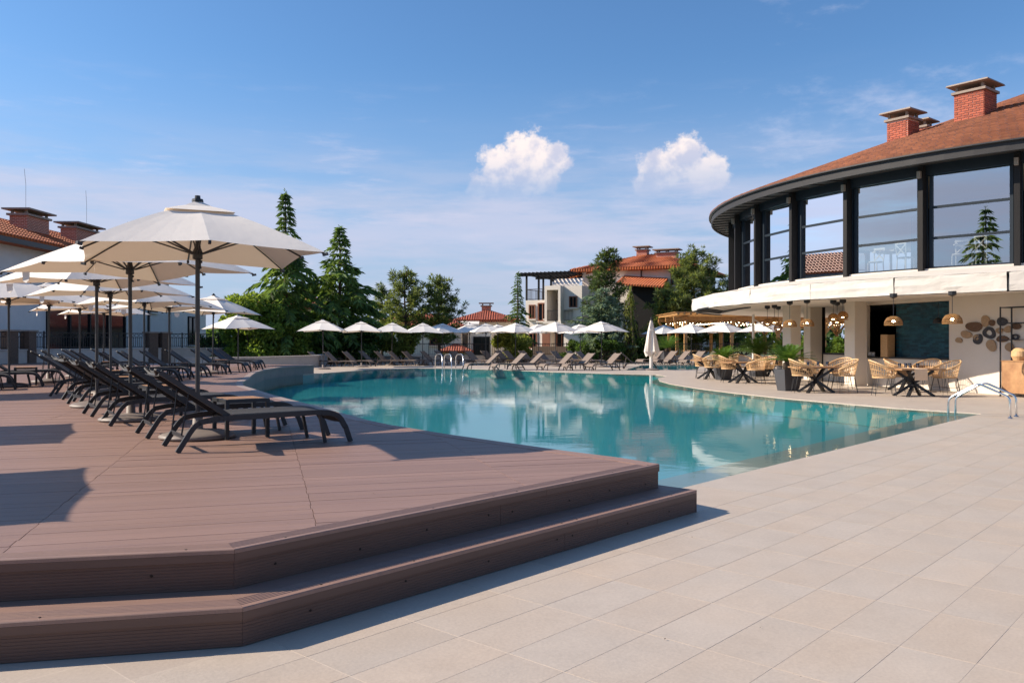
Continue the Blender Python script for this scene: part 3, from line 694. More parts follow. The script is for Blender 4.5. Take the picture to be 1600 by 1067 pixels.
# ------------------------------------------------------------------ loungers (head at x = 0, foot along +x)
def lounger_proto(name, label, metal, cloth, ang=35):
    r = thing(name, label, 'sun lounger'); w = .335
    a = radians(ang); hx, hz = .50, .335; bl = .80
    hd = Vector((hx - bl * cos(a), 0, hz + bl * sin(a)))
    fr = MB()
    for s in (-1, 1):
        pts = bez([(.20, s * w, .285), (.36, s * w, .315), (1.50, s * w, .335), (1.66, s * w, .30), (1.74, s * w, .16)], 5, .12)
        for i in range(len(pts) - 1): fr.bar(pts[i], pts[i + 1] + (pts[i + 1] - pts[i]).normalized() * .004, .03, .055)
    for x, z in ((.52, .30), (1.0, .30), (1.5, .305)): fr.bar((x, -w, z), (x, w, z), .03, .025)
    fr.build('frame', metal, r)
    for s in (-1, 1):
        lg = MB(); pts = bez([(.0, s * w, 0), (.145, s * w, .235), (.21, s * w, .287)], 4, .08)
        for i in range(len(pts) - 1): lg.bar(pts[i], pts[i + 1], .03, .05)
        lg.build('leg', metal, r)
        lg = MB(); lg.bar((1.742, s * w, .165), (1.80, s * w, 0), .03, .05); lg.build('leg', metal, r)
        lg = MB(); lg.bar((1.47, s * (w - .05), .30), (1.53, s * (w - .05), 0), .028, .04); lg.build('leg', metal, r)
    bf = MB(); d = (hd - Vector((hx, 0, hz))).normalized(); up = Vector((-d.z, 0, d.x)); up = up if up.z > 0 else -up
    for s in (-1, 1):
        bf.bar((hx, s * (w - .03), hz), (hd.x, s * (w - .03), hd.z), .03, .05)
    # bent bar of the headrest
    e = hd + d * .06
    pts = bez([(hd.x, -(w - .03), hd.z), (e.x, -(w - .06), e.z), (e.x + .05, -.16, e.z - .07), (e.x + .05, .16, e.z - .07), (e.x, w - .06, e.z), (hd.x, w - .03, hd.z)], 3, .07)
    bf.tube(pts, .014, 6)
    bf.build('back_frame', metal, r)
    sl = MB(); nn = 8
    def sheet(mb, pts, ww, th=.006):
        rows = []
        for i, p in enumerate(pts):
            row = []
            for k in range(7):
                f = k / 6; y = -ww + 2 * ww * f; sg = 4 * f * (1 - f)
                row.append((p[0], y, p[2] - .012 * sg))
            rows.append(row)
        for i in range(len(rows) - 1):
            for k in range(6):
                mb.quad(rows[i][k], rows[i + 1][k], rows[i + 1][k + 1], rows[i][k + 1])
                q = [(x, y, z - th) for x, y, z in (rows[i][k], rows[i][k + 1], rows[i + 1][k + 1], rows[i + 1][k])]; mb.quad(*q)
        for k in (0, 6):
            for i in range(len(rows) - 1):
                p, q = rows[i][k], rows[i + 1][k]; mb.quad(p, q, (q[0], q[1], q[2] - th), (p[0], p[1], p[2] - th))
    sheet(sl, bez([(.50, 0, .352), (1.05, 0, .358), (1.50, 0, .362), (1.64, 0, .335), (1.72, 0, .22)], 5, .1), w - .012)
    sl.build('seat_sling', cloth, r)
    bs = MB(); o = up * .022
    pts = [Vector((hx, 0, hz)) + o + d * (bl * t) for t in (0.02, .25, .5, .75, .93)] + [hd + o * .5 + d * .01, hd - d * .01 - up * .03]
    sheet(bs, pts, w - .02); bs.build('back_sling', cloth, r)
    pr = MB()
    for s in (-1, 1):
        p = Vector((hx, s * (w - .06), hz)) + d * .46; pr.tube([p, (.06, s * (w - .10), .165)], .009, 5)
    pr.tube([(.06, -(w - .1), .165), (.06, w - .1, .165)], .009, 5); pr.bar((.085, -(w - .02), .135), (.085, w - .02, .135), .02, .03)
    pr.build('prop_bar', metal, r)
    return r
L0 = lounger_proto('sun_lounger', 'nearest dark sling lounger on the deck, its side rail fully in view', M['grey_metal'], M['sling_dark'])
GL = 'dark loungers along the timber deck'
RL = radians(33)
def leg_to_origin(nx, ny, rz):                              # from the near rear leg to the lounger's own origin
    return Vector((nx, ny, 0)) + Vector((-sin(rz), cos(rz), 0)) * .335
o = leg_to_origin(-3.28, 8.28, RL); L0.location = (o.x, o.y, DZ); L0.rotation_euler = (0, 0, RL); tag(L0, group=GL)
row = [(-4.11, 9.51, 33, 'second dark lounger from the camera, on the far side of the front parasol base'), (-5.19, 10.9, 34, 'third dark lounger from the camera in the near deck row'),
       (-6.10, 12.25, 36, 'fourth dark lounger from the camera, beside the second parasol base'), (-7.35, 14.3, 41, 'fifth dark lounger from the camera in the near deck row'),
       (-8.0, 15.4, 43, 'sixth dark lounger from the camera in the near deck row')]
for x, y, dg, lab in row:
    o = leg_to_origin(x, y, radians(dg)); dup(L0, (o.x, o.y, DZ), radians(dg), lab, GL)
more = [(-9.35, 17.2, 20, 'dark lounger beside the fourth deck parasol, nearer one'), (-9.75, 18.6, 22, 'dark lounger beside the fourth deck parasol, farther one'),
        (-10.5, 20.8, 18, 'dark lounger on the near side of the fifth deck parasol'), (-10.7, 22.4, 17, 'dark lounger on the far side of the fifth deck parasol'),
        (-11.1, 24.3, 12, 'dark lounger on the near side of the sixth deck parasol'), (-11.2, 26.0, 10, 'dark lounger on the far side of the sixth deck parasol'),
        (-11.3, 28.2, 6, 'dark lounger on the near side of the last deck parasol'), (-11.3, 30.4, 4, 'dark lounger on the far side of the last deck parasol'), (-11.6, 32.9, 0, 'dark lounger farthest back on the deck, near the bright bush'),
        (-12.2, 35.3, -2, 'dark lounger at the far end of the deck behind all the others'),
        (-13.0, 18.6, 28, 'dark lounger in the back row cut by the left edge, front one'), (-13.1, 19.9, 28, 'dark lounger in the back row left of the leftmost visible pole'), (-13.4, 21.5, 28, 'dark lounger in the back row right of the leftmost visible pole'),
        (-13.2, 23.6, 26, 'dark lounger in the back row just left of the dark glazing'), (-13.9, 25.4, 24, 'dark lounger in the back row before the dark glazing'), (-13.9, 27.0, 24, 'dark lounger in the back row beside the third back-row pole'),
        (-15.2, 29.0, 20, 'dark lounger deep in the back row near the fence'), (-15.3, 31.2, 20, 'dark lounger deepest in the back row near the fence'),
        (-12.8, 16.6, 30, 'dark lounger at the left edge showing only its foot end')]
for x, y, dg, lab in more: dup(L0, (x, y, DZ), radians(dg), lab, GL)
LT = lounger_proto('sun_lounger', 'taupe lounger leftmost in the far row, before the fence', M['taupe_metal'], M['sling_taupe'], 42)
GT = 'taupe loungers round the far side of the pool'
tag(LT, group=GT); LT.location = at(487, 51.0); LT.rotation_euler = (0, 0, radians(-12))
i = 0
for px, Y, dg in [(512, 50.5, -12), (541, 51.5, -12), (566, 54.5, -14), (590, 53.0, -16), (611, 52.5, -18), (634, 53.5, -20), (662, 53.5, -22), (684, 57, -22)]:
    i += 1; dup(LT, at(px, Y), radians(dg + random.uniform(-5, 5)), 'taupe lounger facing right, %s from the left in the far row before the fence' % ORD[i], GT)
i = 0
for px, Y in [(709, 54.5), (733, 53.5), (757, 57), (779, 56.5), (791, 57.5), (816, 56.5), (843, 53.5), (866, 56), (890, 55.5), (905, 53)]:
    dup(LT, at(px, Y), radians(-38 + random.uniform(-7, 7)), 'taupe lounger in the second row back, %s from the left' % ORD[i], GT); i += 1
i = 0
for px, Y in [(775, 45.3), (816, 44.5), (844, 45.6), (890, 44.6), (922, 44.6), (963, 44.4)]:
    dup(LT, at(px, Y), radians(208 + random.uniform(-6, 6)), 'taupe lounger with its back to the right at the pool edge, %s from the left' % ORD[i], GT); i += 1
dup(LT, at(974, 46.5), radians(-5), 'taupe lounger stretched to the right beside the folded parasol', GT)
i = 0
for px, Y in [(1030, 55.5), (1052, 55), (1073, 54.5), (1095, 54), (1117, 53.5), (1138, 53)]:
    dup(LT, at(px, Y), radians(210 + random.uniform(-6, 6)), 'taupe lounger before the timber pergola, %s from the left' % ORD[i], GT); i += 1

# ------------------------------------------------------------------ side tables with slatted tops
def side_table(name, label):
    r = thing(name, label, 'side table')
    f = MB()
    for s in (-1, 1):
        f.box((s * .235, 0, .425), (.03, .50, .04)); f.box((0, s * .235, .425), (.44, .03, .04))
    f.build('frame', M['grey_metal'], r)
    for x in (-.23, .23):
        for y in (-.23, .23): MB().box((x, y, .2025), (.04, .04, .405)).build('leg', M['grey_metal'], r)
    for k in range(5): MB().box((-.172 + .086 * k, 0, .436), (.08, .43, .024)).build('slat', M['teak'], r)
    return r
T0 = side_table('side_table', 'slat-topped side table between the two nearest dark loungers'); T0.location = (-3.12, 9.72, DZ); T0.rotation_euler = (0, 0, R36)
GS = 'side tables between the dark loungers'; tag(T0, group=GS)
for x, y, rz, lab in [(-5.2, 12.5, 36, 'slat-topped side table between the third and fourth dark loungers'), (-7.1, 15.6, 42, 'slat-topped side table between the fifth and sixth dark loungers'),
                      (-9.0, 18.9, 22, 'slat-topped side table beside the fourth deck parasol'), (-9.7, 21.9, 18, 'slat-topped side table beside the fifth deck parasol'), (-10.1, 25.8, 10, 'slat-topped side table beside the sixth deck parasol'),
                      (-12.2, 21.2, 28, 'side table in the back row beside the leftmost visible pole'), (-10.3, 29.9, 6, 'slat-topped side table beside the last deck parasol'),
                      (-13.0, 27.3, 24, 'side table in the back row before the dark glazing')]:
    dup(T0, (x, y, DZ), radians(rz), lab, GS)
for k, (px, Y) in enumerate([(528, 53), (578, 55), (649, 55.5), (797, 47.0), (903, 46.5), (965, 47.5), (1063, 57), (1105, 56)]):
    dup(T0, at(px, Y), .3, 'small side table between taupe loungers, %s from the left' % ORD[k], 'side tables between the taupe loungers')

# ------------------------------------------------------------------ steel pool rails
def hand_rail(lab, p, name='pool_handrail'):
    r = thing(name, lab, 'handrail', p, 0)
    B = B_DIR * 1.12
    pts = bez([(0, 0, .0), (-.0, 0, .40), (B.x * .50, B.y * .50, .66), (B.x * .98, B.y * .98, .34), (B.x, B.y, -.5)], 6, .10)
    MB().tube(pts, .021, 10).build('rail', M['chrome'], r, smooth=True)
    MB().lathe([(0, .02), (.03, .02), (.05, .004), (.05, 0)], 14).build('flange', M['chrome'], r)
    return r
h0 = hand_rail('front polished steel handrail at the near right pool corner', (9.70, 16.45, .008))
dup(h0, (10.05, 16.84, .008), 0, 'rear polished steel handrail at the near right pool corner')
for k, px in enumerate((680, 694, 712)):
    r = thing('pool_ladder_rail', 'curved steel ladder rail at the far pool edge, %s' % ('left one', 'middle one', 'right one')[k], 'handrail', at(px, 48.4), 0, 'ladder rails at the far pool edge')
    pts = bez([(0, 0, -.01), (0, 0, .75), (.45, -.75, .80), (.5, -1.15, .3), (.5, -1.15, -.5)], 6, .3); MB().tube(pts, .028, 8).build('rail', M['chrome'], r, smooth=True)

# a few fallen leaves and crumbs on the deck and the paving
rd = random.Random(5); m = MB()
for k in range(34):
    if k < 26: p = gp(rd.uniform(60, 900), rd.uniform(600, 830), DZ); z = DZ + .004; ok = inside(p, inset(DECK, .2))
    else: p = gp(rd.uniform(500, 1590), rd.uniform(690, 1060)); z = .008; ok = not inside(p, STEP) and not inside(p, POOL) and p.dot(B_DIR) < 3.6
    if not ok: continue
    a = rd.uniform(0, 6.28); l = rd.uniform(.005, .014); d = Vector((cos(a), sin(a), rd.uniform(0, .4))); s_ = Vector((-sin(a), cos(a), 0)) * l * .4; b = Vector((p.x, p.y, z))
    m.quad(b, b + d * l * .5 + s_, b + d * l, b + d * l * .5 - s_)
m.build('leaf_litter', M['bark'], kind='stuff')
# ------------------------------------------------------------------ the round restaurant on the right
CX, CY = 22.9, 33.3; RF, RE, RV = 13.7, 14.65, 15.45
ZS, ZE = 3.62, 6.55                                        # sill of the upper windows, underside of the fascia
def cp(R, th, z=0.0): return Vector((CX + R * cos(th), CY + R * sin(th), z))
def th_px(R, px):
    u = (px - 800) / F; d = Vector((u, 1)).normalized(); c = Vector((CX, CY)); b = d.dot(c); t = b - sqrt(max(0, b * b - c.dot(c) + R * R)); p = d * t
    return atan2(p.y - CY, p.x - CX)
def thn(a): return a % (2 * pi)
ths = [thn(th_px(RF, x)) for x in (1591.6, 1442.4, 1328.3, 1244, 1187.6)]
STEPT = (ths[0] - ths[-1]) / 4
posts = [ths[0] + STEPT * k for k in (5, 4, 3, 2, 1)] + [ths[0] - (ths[0] - ths[-1]) * k / 4 for k in range(5)] + [ths[-1] - STEPT * k for k in range(1, 9)]
R0 = thing('restaurant_building', 'round two storey restaurant with glazed upper floor and brown tiled roof', 'restaurant', (0, 0, 0))
def arc(Rr, t0, t1, z, n): return [cp(Rr, t0 + (t1 - t0) * i / n, z) for i in range(n + 1)]
TA0, TA1 = posts[0], posts[-1]
def ring(name, mat, pts_prof, t0, t1, n=72, closed=True):
    m = MB(); k = len(pts_prof); vs = []
    for i in range(n + 1):
        t = t0 + (t1 - t0) * i / n
        for r, z in pts_prof: vs.append(cp(r, t, z))
    fs = []
    for i in range(n):
        for j in range(k if closed else k - 1):
            j2 = (j + 1) % k; fs.append((i * k + j, i * k + j2, (i + 1) * k + j2, (i + 1) * k + j))
    m.add(vs, fs); return m.build(name, mat, R0)
ring('floor_slab', M['rest_wall'], [(RF + .06, 2.9), (RF + .06, ZS - .02), (2, ZS - .02), (2, 2.9)], 0, 2 * pi, 96)
ring('sill_band', M['fabric'], [(RF + .10, ZS - .30), (RF + .10, ZS), (RF - .12, ZS), (RF - .12, ZS - .30)], TA0, TA1)
ring('interior_floor', M['inner_floor'], [(RF - .14, ZS - .018), (RF - .14, ZS + .01), (3, ZS + .01), (3, ZS - .018)], 0, 2 * pi, 72)
ring('interior_ceiling', M['ceiling'], [(RF - .2, 6.47), (RF - .2, 6.52), (3, 6.9), (3, 6.85)], 0, 2 * pi, 72)
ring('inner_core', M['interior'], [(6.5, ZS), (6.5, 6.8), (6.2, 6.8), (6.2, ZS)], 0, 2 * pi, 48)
ring('head_beam', M['frame_blue'], [(RF + .05, 6.36), (RF + .05, 6.70), (RF - .15, 6.70), (RF - .15, 6.36)], TA0, TA1, 72)
ring('soffit', M['soffit_dark'], [(RE - .03, ZE + .06), (RE - .03, ZE + .10), (RF - .2, ZE + .16), (RF - .2, ZE + .12)], 0, 2 * pi, 96)
ring('fascia', M['fascia'], [(RE, ZE), (RE, ZE + .25), (RE - .06, ZE + .25), (RE - .06, ZE)], 0, 2 * pi, 120)
ring('gutter', M['pole'], [(RE + .01, ZE + .23), (RE + .10, ZE + .25), (RE + .10, ZE + .285), (RE + .01, ZE + .285)], 0, 2 * pi, 120)
# soffit slats seen from below at the far side
for t in [posts[7] - .02 - .055 * k for k in range(26)]:
    MB().bar(cp(RF + .02, t, ZE + .105), cp(RE - .07, t, ZE + .045), .09, .05).build('soffit_rafter', M['fascia'], R0)
# windows between the posts, each with its own frame, two transoms and three panes
win_th = list(zip(posts[:-1], posts[1:]))
for a, b in win_th:
    g = .0130; a2, b2 = a - g, b + g
    P, Q = cp(RF - .10, a2, 0), cp(RF - .10, b2, 0); z0, z1 = ZS + .0, 6.40; d = (Q - P).normalized(); nrm = Vector((-(P.y - Q.y), P.x - Q.x, 0)).normalized()
    fr = MB()
    def vb(p, za, zb, w, dpt): fr.bar((p.x, p.y, za), (p.x, p.y, zb), w, dpt, up=(nrm.x, nrm.y, .001))
    for p, s in ((P, 1), (Q, -1)):
        vb(p, z0, z1, .09, .10); pp = p - d * s * .11 - nrm * .02; vb(pp, z0, z1, .05, .06)
    zz = [z0 + .03, z0 + .90, z0 + 1.80, z1 - .03]
    for k, z in enumerate(zz): fr.bar(P + Vector((0, 0, z)) + d * .046, Q + Vector((0, 0, z)) - d * .046, .06, .06 if k in (0, 3) else .075)
    w = fr.build('window', M['frame_blue'], R0)
    for k in range(3):
        za, zb = zz[k] + .034, zz[k + 1] - .034; tw = random.uniform(-.004, .004)
        p, q = P + d * .044, Q - d * .044; o1, o2 = nrm * (tw), nrm * (-tw)
        mb = MB(); mb.quad((p.x + o1.x, p.y + o1.y, za), (q.x + o2.x, q.y + o2.y, za), (q.x + o2.x, q.y + o2.y, zb), (p.x + o1.x, p.y + o1.y, zb)); mb.build('pane', M['pane'], w)
for t in posts:
    p = cp(RF + .10, t, 0); r = cp(1, t) - cp(0, t); mb = MB(); mb.box((p.x, p.y, (ZS + 6.62) / 2 - .12), (.24, .145, 6.62 - ZS + .24), rz=t); mb.build('facade_post', M['dark_timber'], R0)
    p = cp(RF + .29, t, 6.36); MB().box((p.x, p.y, 6.36), (.10, .10, .20), rz=t).build('wall_light', M['concrete'], R0)
# roof: cone of overlapping tiles
SL = .362
def rz_(r): return ZE + .27 + (RE - r) * SL
rf = ring('roof', M['shingle'], [(RE + .02, ZE + .26), (RE + .02, rz_(RE) + .0), (1.5, rz_(1.5)), (1.5, rz_(1.5) - .1)], 0, 2 * pi, 120)
TW, TR = .235, .30
def tile_shape(mb, M4):
    vs = []; 
    for y, z in ((.0, .085), (TR * 1.12, .03)):
        for x, dz in ((-.5, -.022), (-.28, .006), (.28, .006), (.5, -.022)): vs.append(M4 @ Vector((x * TW, y, z + dz)))
    for x, dz in ((-.5, -.022), (-.28, .006), (.28, .006), (.5, -.022)): vs.append(M4 @ Vector((x * TW, 0, 0.085 + dz - .065)))
    mb.add(vs, ((0, 1, 5, 4), (1, 2, 6, 5), (2, 3, 7, 6), (8, 9, 1, 0), (9, 10, 2, 1), (10, 11, 3, 2)))
tl = MB(); tile_shape(tl, Matrix.Identity(4)); tme = tl.mesh('roof_tile', M['shingle'])
mid = thn(atan2(-CY, -CX)); lst = []
r = RE + .06; k = 0
while r > 2.2:
    n = int(2 * pi * r / TW); 
    for i in range(n):
        t = 2 * pi * (i + .5 * (k % 2)) / n
        if abs((t - mid + pi) % (2 * pi) - pi) < 1.75: lst.append((cp(r, t).length, r, t))
    r -= TR * .945; k += 1
lst.sort(); stuff = MB(); cnt = 0
for d, r, t in lst:
    p = cp(r, t, rz_(r) + random.uniform(-.004, .006)); mat = Matrix.Translation(p) @ Matrix.Rotation(t + pi / 2, 4, 'Z') @ Matrix.Rotation(math.atan(SL), 4, 'X')
    px = 800 + F * p.x / p.y
    if cnt < 300 and px < 1640:
        o = bpy.data.objects.new('roof_tile', tme); link(o, rf); o.matrix_local = mat; cnt += 1
    else: tile_shape(stuff, mat)
stuff.build('roof_tiles', M['shingle'], rf, kind='stuff')
# brick chimneys with slab caps
bme = MB().box((0, 0, 0), (.222, .105, .058)).mesh('brick', M['brick']); hme = MB().box((0, 0, 0), (.10, .105, .058)).mesh('brick', M['brick'])
def chimney(px, Y, ztop, w, h, rz, parent, bricks=True, sc=1.0):
    p = at(px, Y, ztop - h); c = MB(); c.box((p.x, p.y, p.z + h / 2), (w - .03, w - .03, h), rz=rz); ch = c.build('chimney', M['mortar'], parent)
    def W3(x, y, z): return (p.x + x * cos(rz) - y * sin(rz), p.y + x * sin(rz) + y * cos(rz), p.z + z)
    nrow = int(h / .077)
    for rr in range(nrow):
        if bricks is not True and rr < bricks: continue
        z = .04 + rr * .077
        for s in range(4):
            if s in (1, 2) and bricks is True and False: continue
            a = rz + s * pi / 2; x = -w / 2 + (.0 if rr % 2 else .12)
            x0 = -w / 2 + .006; odd = rr % 2
            xs = []
            if odd: xs.append((x0 + .055, hme)); x0 += .122
            while x0 + .232 < w / 2 + .01: xs.append((x0 + .116, bme)); x0 += .244
            if x0 + .10 < w / 2: xs.append((x0 + .055, hme))
            for x, mm_ in xs:
                off = -w / 2 + .045
                X = x * cos(s * pi / 2) - off * sin(s * pi / 2); Yy = x * sin(s * pi / 2) + off * cos(s * pi / 2)
                inst('brick', mm_, ch, W3(X, Yy, z), (0, 0, a))
    k = MB(); k.box(W3(0, 0, h + .04), (w + .14, w + .14, .08), rz=rz); k.build('chimney_collar', M['concrete'], ch)
    for sx in (-1, 1):
        for sy in (-1, 1): MB().box(W3(sx * (w / 2 - .07), sy * (w / 2 - .07), h + .175), (.08, .08, .19), rz=rz).build('cap_support', M['concrete'], ch)
    k = MB(); k.box(W3(0, 0, h + .30), (w + .40, w + .40, .055), rz=rz, top=.96); k.box(W3(0, 0, h + .355), (w + .26, w + .26, .04), rz=rz, top=.3); k.build('chimney_cap', M['concrete'], ch)
    return ch
chimney(1411, 30.5, 9.42, .79, 1.75, radians(36), R0)
chimney(1524, 29.0, 9.96, .98, 1.85, radians(38), R0)
chimney(1440, 34.0, 10.02, .62, 1.5, radians(40), R0, 10)
# ground floor: ceiling, pillars, bar wall with a serving hatch
ring('veranda_ceiling', M['white_wall'], [(RV - .25, 2.84), (RV - .25, 2.90), (4, 2.90), (4, 2.84)], 0, 2 * pi, 96)
WA, WB = Vector((12.02, 29.35, 0)), Vector((14.0, 23.05, 0)); wd = (WB - WA).normalized(); wn = Vector((wd.y, -wd.x, 0)); wn = wn if wn.dot(-WA) > 0 else -wn
def wpx(px):                                              # where a sight line meets the bar wall
    u = (px - 800) / F; t = (WA.x - u * WA.y) / (u * wd.y - wd.x); return t
def wall_seg(t0, t1, z0, z1, name='bar_wall', mat='rest_wall', th=.22, off=0):
    p, q = WA + wd * t0 + wn * off, WA + wd * t1 + wn * off; m = MB(); m.prism(xy([p, q, q - wn * th, p - wn * th]), z0, z1); return m.build(name, M[mat], R0)
T0h, T1h, TE = wpx(1351), wpx(1483), (WB - WA).length
wall_seg(-.0, T0h, 0, 2.838); wall_seg(T0h + .0, T1h, 0, .94); wall_seg(T0h, T1h, 2.74, 2.838); wall_seg(T1h, TE, 0, 2.838)
wall_seg(T0h + .004, T1h - .004, .942, .985, 'bar_counter', 'black_metal', .5, .05)
p0 = WB; p1 = cp(RF - .35, posts[3]); p2 = cp(RF - .35, posts[1])
m = MB(); m.strip([p0, p1, p2], [(0, 0), (0, 2.838), (-.2, 2.838), (-.2, 0)]); m.build('bar_wall', M['rest_wall'], R0)
# glazed tile panel standing behind the counter
tp0, tp1 = wpx(1393) - .12, T1h + .1; off = -.30
m = MB(); a, b = WA + wd * tp0 + wn * off, WA + wd * tp1 + wn * off; m.prism(xy([a, b, b - wn * .1, a - wn * .1]), .9, 2.83); tpan = m.build('tile_panel', M['mortar'], R0)
tpan.data.materials[0] = material('dark_tile_grout', (.02, .035, .045), .8)
tw = .24; th_ = .0605; nx = int((tp1 - tp0) / tw); tme2 = MB().box((0, 0, 0), (tw - .006, .014, th_ - .006)).mesh('wall_tile', M['blue_tile']); ar = atan2(wd.y, wd.x)
for rr in range(30):
    for i in range(nx + 1):
        t = tp0 + (i + .5 - .5 * (rr % 2)) * tw
        if t + tw / 2 > tp1 + .02 or t - tw / 2 < tp0 - .02: continue
        c = WA + wd * t + wn * (off + .006 + random.uniform(-.002, .003)); inst('wall_tile', tme2, tpan, (c.x, c.y, 1.0 + rr * th_), (random.uniform(-.02, .02), 0, ar))
# bar interior: back wall, shelf, side
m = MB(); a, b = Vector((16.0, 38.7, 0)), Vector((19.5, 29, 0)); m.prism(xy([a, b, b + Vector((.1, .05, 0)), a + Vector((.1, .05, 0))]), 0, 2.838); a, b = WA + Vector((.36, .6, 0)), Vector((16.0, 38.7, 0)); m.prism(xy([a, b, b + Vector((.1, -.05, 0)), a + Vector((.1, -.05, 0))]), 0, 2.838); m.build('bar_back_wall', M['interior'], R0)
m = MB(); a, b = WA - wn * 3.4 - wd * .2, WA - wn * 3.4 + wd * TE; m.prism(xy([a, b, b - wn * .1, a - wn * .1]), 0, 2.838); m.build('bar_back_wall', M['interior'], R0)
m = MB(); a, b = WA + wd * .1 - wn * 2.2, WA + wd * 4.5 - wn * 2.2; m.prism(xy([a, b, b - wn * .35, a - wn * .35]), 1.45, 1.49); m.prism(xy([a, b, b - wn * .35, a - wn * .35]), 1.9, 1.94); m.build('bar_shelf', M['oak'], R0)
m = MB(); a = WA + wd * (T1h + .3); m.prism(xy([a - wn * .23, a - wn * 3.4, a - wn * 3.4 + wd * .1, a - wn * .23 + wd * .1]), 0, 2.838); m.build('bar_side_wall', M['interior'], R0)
def pillar(px, Y, w, d, rz, name='pillar'):
    p = at(px, Y); MB().box((p.x, p.y, 1.419), (w, d, 2.838), rz=rz).build(name, M['rest_wall'], R0); return p
pillar(1337, 28.6, .50, .50, radians(18)); pillar(1237, 31.8, .46, .46, radians(20)); pillar(1270, 33.2, .52, .44, radians(15))
# doorway frame and the counter seen through the gap between the pillars
p = at(1284, 33.3); MB().box((p.x, p.y, 1.419), (.12, .30, 2.838), rz=.2).build('door_frame', M['dark_timber'], R0)
a, b = at(1296, 33.0), at(1335, 31.0); m = MB(); m.bar((a.x, a.y, .5), (b.x, b.y, .5), .5, 1.0); m.build('side_counter', M['rest_wall'], R0)
m = MB(); m.bar((a.x, a.y, 1.03), (b.x, b.y, 1.03), .62, .05); m.build('counter_top', M['hedge'], R0); bpy.data.objects[R0.name]
KIDS[R0.name][-1].data.materials[0] = M['frame_blue']
# awning: cloth slope, valance panels, folding arms
vpx = [1075, 1082, 1116, 1172, 1266, 1396, 1575]
vth = [thn(th_px(RV, x)) for x in vpx]; vth = [vth[0] - .42, vth[0] - .2] + vth + [vth[-1] + .17, vth[-1] + .34, vth[-1] + .5]
for i in range(len(vth) - 1):
    P, Q = cp(RV, vth[i]), cp(RV, vth[i + 1]); d = (Q - P).normalized(); gap = .03 if i in (7, 8) else .004; nn = Vector((d.y, -d.x, 0)); 
    if nn.dot(P - cp(0, 0)) < 0: nn = -nn
    P = P + d * gap; Q = Q - d * gap; m = MB(); nx = 14; nz = 6; rows = []
    for j in range(nz + 1):
        z = 2.80 + .49 * j / nz; row = []
        for k in range(nx + 1):
            f = k / nx; w = .03 * mnoise.noise(Vector((i * 3.1 + f * 5, j * .5, 2))) + .012 * sin(f * 3.1 * pi + j * .7)
            row.append(P.lerp(Q, f) + Vector((0, 0, z + (.012 * mnoise.noise(Vector((f * 4, i, 7))) if j in (0, nz) else 0))) + nn * w)
        rows.append(row)
    for j in range(nz):
        for k in range(nx): m.quad(rows[j][k], rows[j][k + 1], rows[j + 1][k + 1], rows[j + 1][k])
    for k in range(nx):                                   # back face, a hand's width of stiff hem behind
        m.quad(rows[0][k + 1], rows[0][k], rows[0][k] - nn * .02, rows[0][k + 1] - nn * .02); m.quad(rows[0][k] - nn * .02, rows[nz][k] - nn * .02, rows[nz][k + 1] - nn * .02, rows[0][k + 1] - nn * .02)
    m.build('awning_valance', M['fabric'], R0)
    a, b = vth[i], vth[i + 1]; m = MB(); n1 = 6; rows = []
    for j in range(5):
        g = j / 4; row = []
        for k in range(n1 + 1):
            f = k / n1; o = (cp(RV, a).lerp(cp(RV, b), f)).lerp(cp(RF + .1, a + (b - a) * f), g); o.z = 3.295 + (ZS - .05 - 3.295) * g + .03 * mnoise.noise(Vector((o.x * 1.3, o.y * 1.3, 0))) * (1 if 0 < j < 4 else .3); row.append(o)
        rows.append(row)
    for j in range(4):
        for k in range(n1): m.quad(rows[j][k], rows[j][k + 1], rows[j + 1][k + 1], rows[j + 1][k])
    m.build('awning_cloth', M['fabric'], R0)
    if i in (6, 7, 8): 
        t = vth[i + 1] if i > 6 else vth[i]
        if i > 6: MB().bar(cp(RV - .05, t, 2.82), cp(RV - .05, t, 3.30), .09, .03, up=(1, .6, 0)).build('awning_strap', M['grey_metal'], R0)
ring('awning_front_rail', M['frame_blue'], [(RV - .10, 2.79), (RV - .10, 2.835), (RV - .16, 2.835), (RV - .16, 2.79)], vth[0], vth[-1], 60)
for k in range(4):
    t = vth[2] + .02 + .06 * k; m = MB(); m.bar(cp(RV - .12, t, 2.81), cp(RF + .6, t - .09, 2.74), .06, .05); m.bar(cp(RF + .6, t - .09, 2.74), cp(RF + .0, t + .05, 2.82), .06, .05); m.build('awning_arm', M['grey_metal'], R0)

# ------------------------------------------------------------------ upper dining room seen through the glass
def cross_chair(name, label):
    r = thing(name, label, 'chair')
    MB().lathe([(0, .44), (.21, .44), (.225, .455), (.21, .475), (0, .478)], 14).build('seat', M['paint_white'], r)
    for x in (-.17, .17):
        MB().tube([(x, .17, 0), (x * .95, .16, .44)], .018, 6).build('leg', M['paint_white'], r)
        MB().tube([(x, -.19, 0), (x * .95, -.17, .45), (x * 1.15, -.21, .9)], .018, 6).build('leg', M['paint_white'], r)
    b = MB(); b.bar((-.2, -.21, .9), (.2, -.21, .9), .03, .07); b.bar((-.17, -.185, .52), (.19, -.21, .86), .025, .03); b.bar((.17, -.18, .52), (-.19, -.205, .86), .025, .03); b.build('cross_back', M['paint_white'], r)
    return r
c0 = cross_chair('dining_chair', 'white cross-back chair upstairs behind the rightmost big window, right one')
GU = 'white chairs in the upstairs dining room'; tag(c0, group=GU)
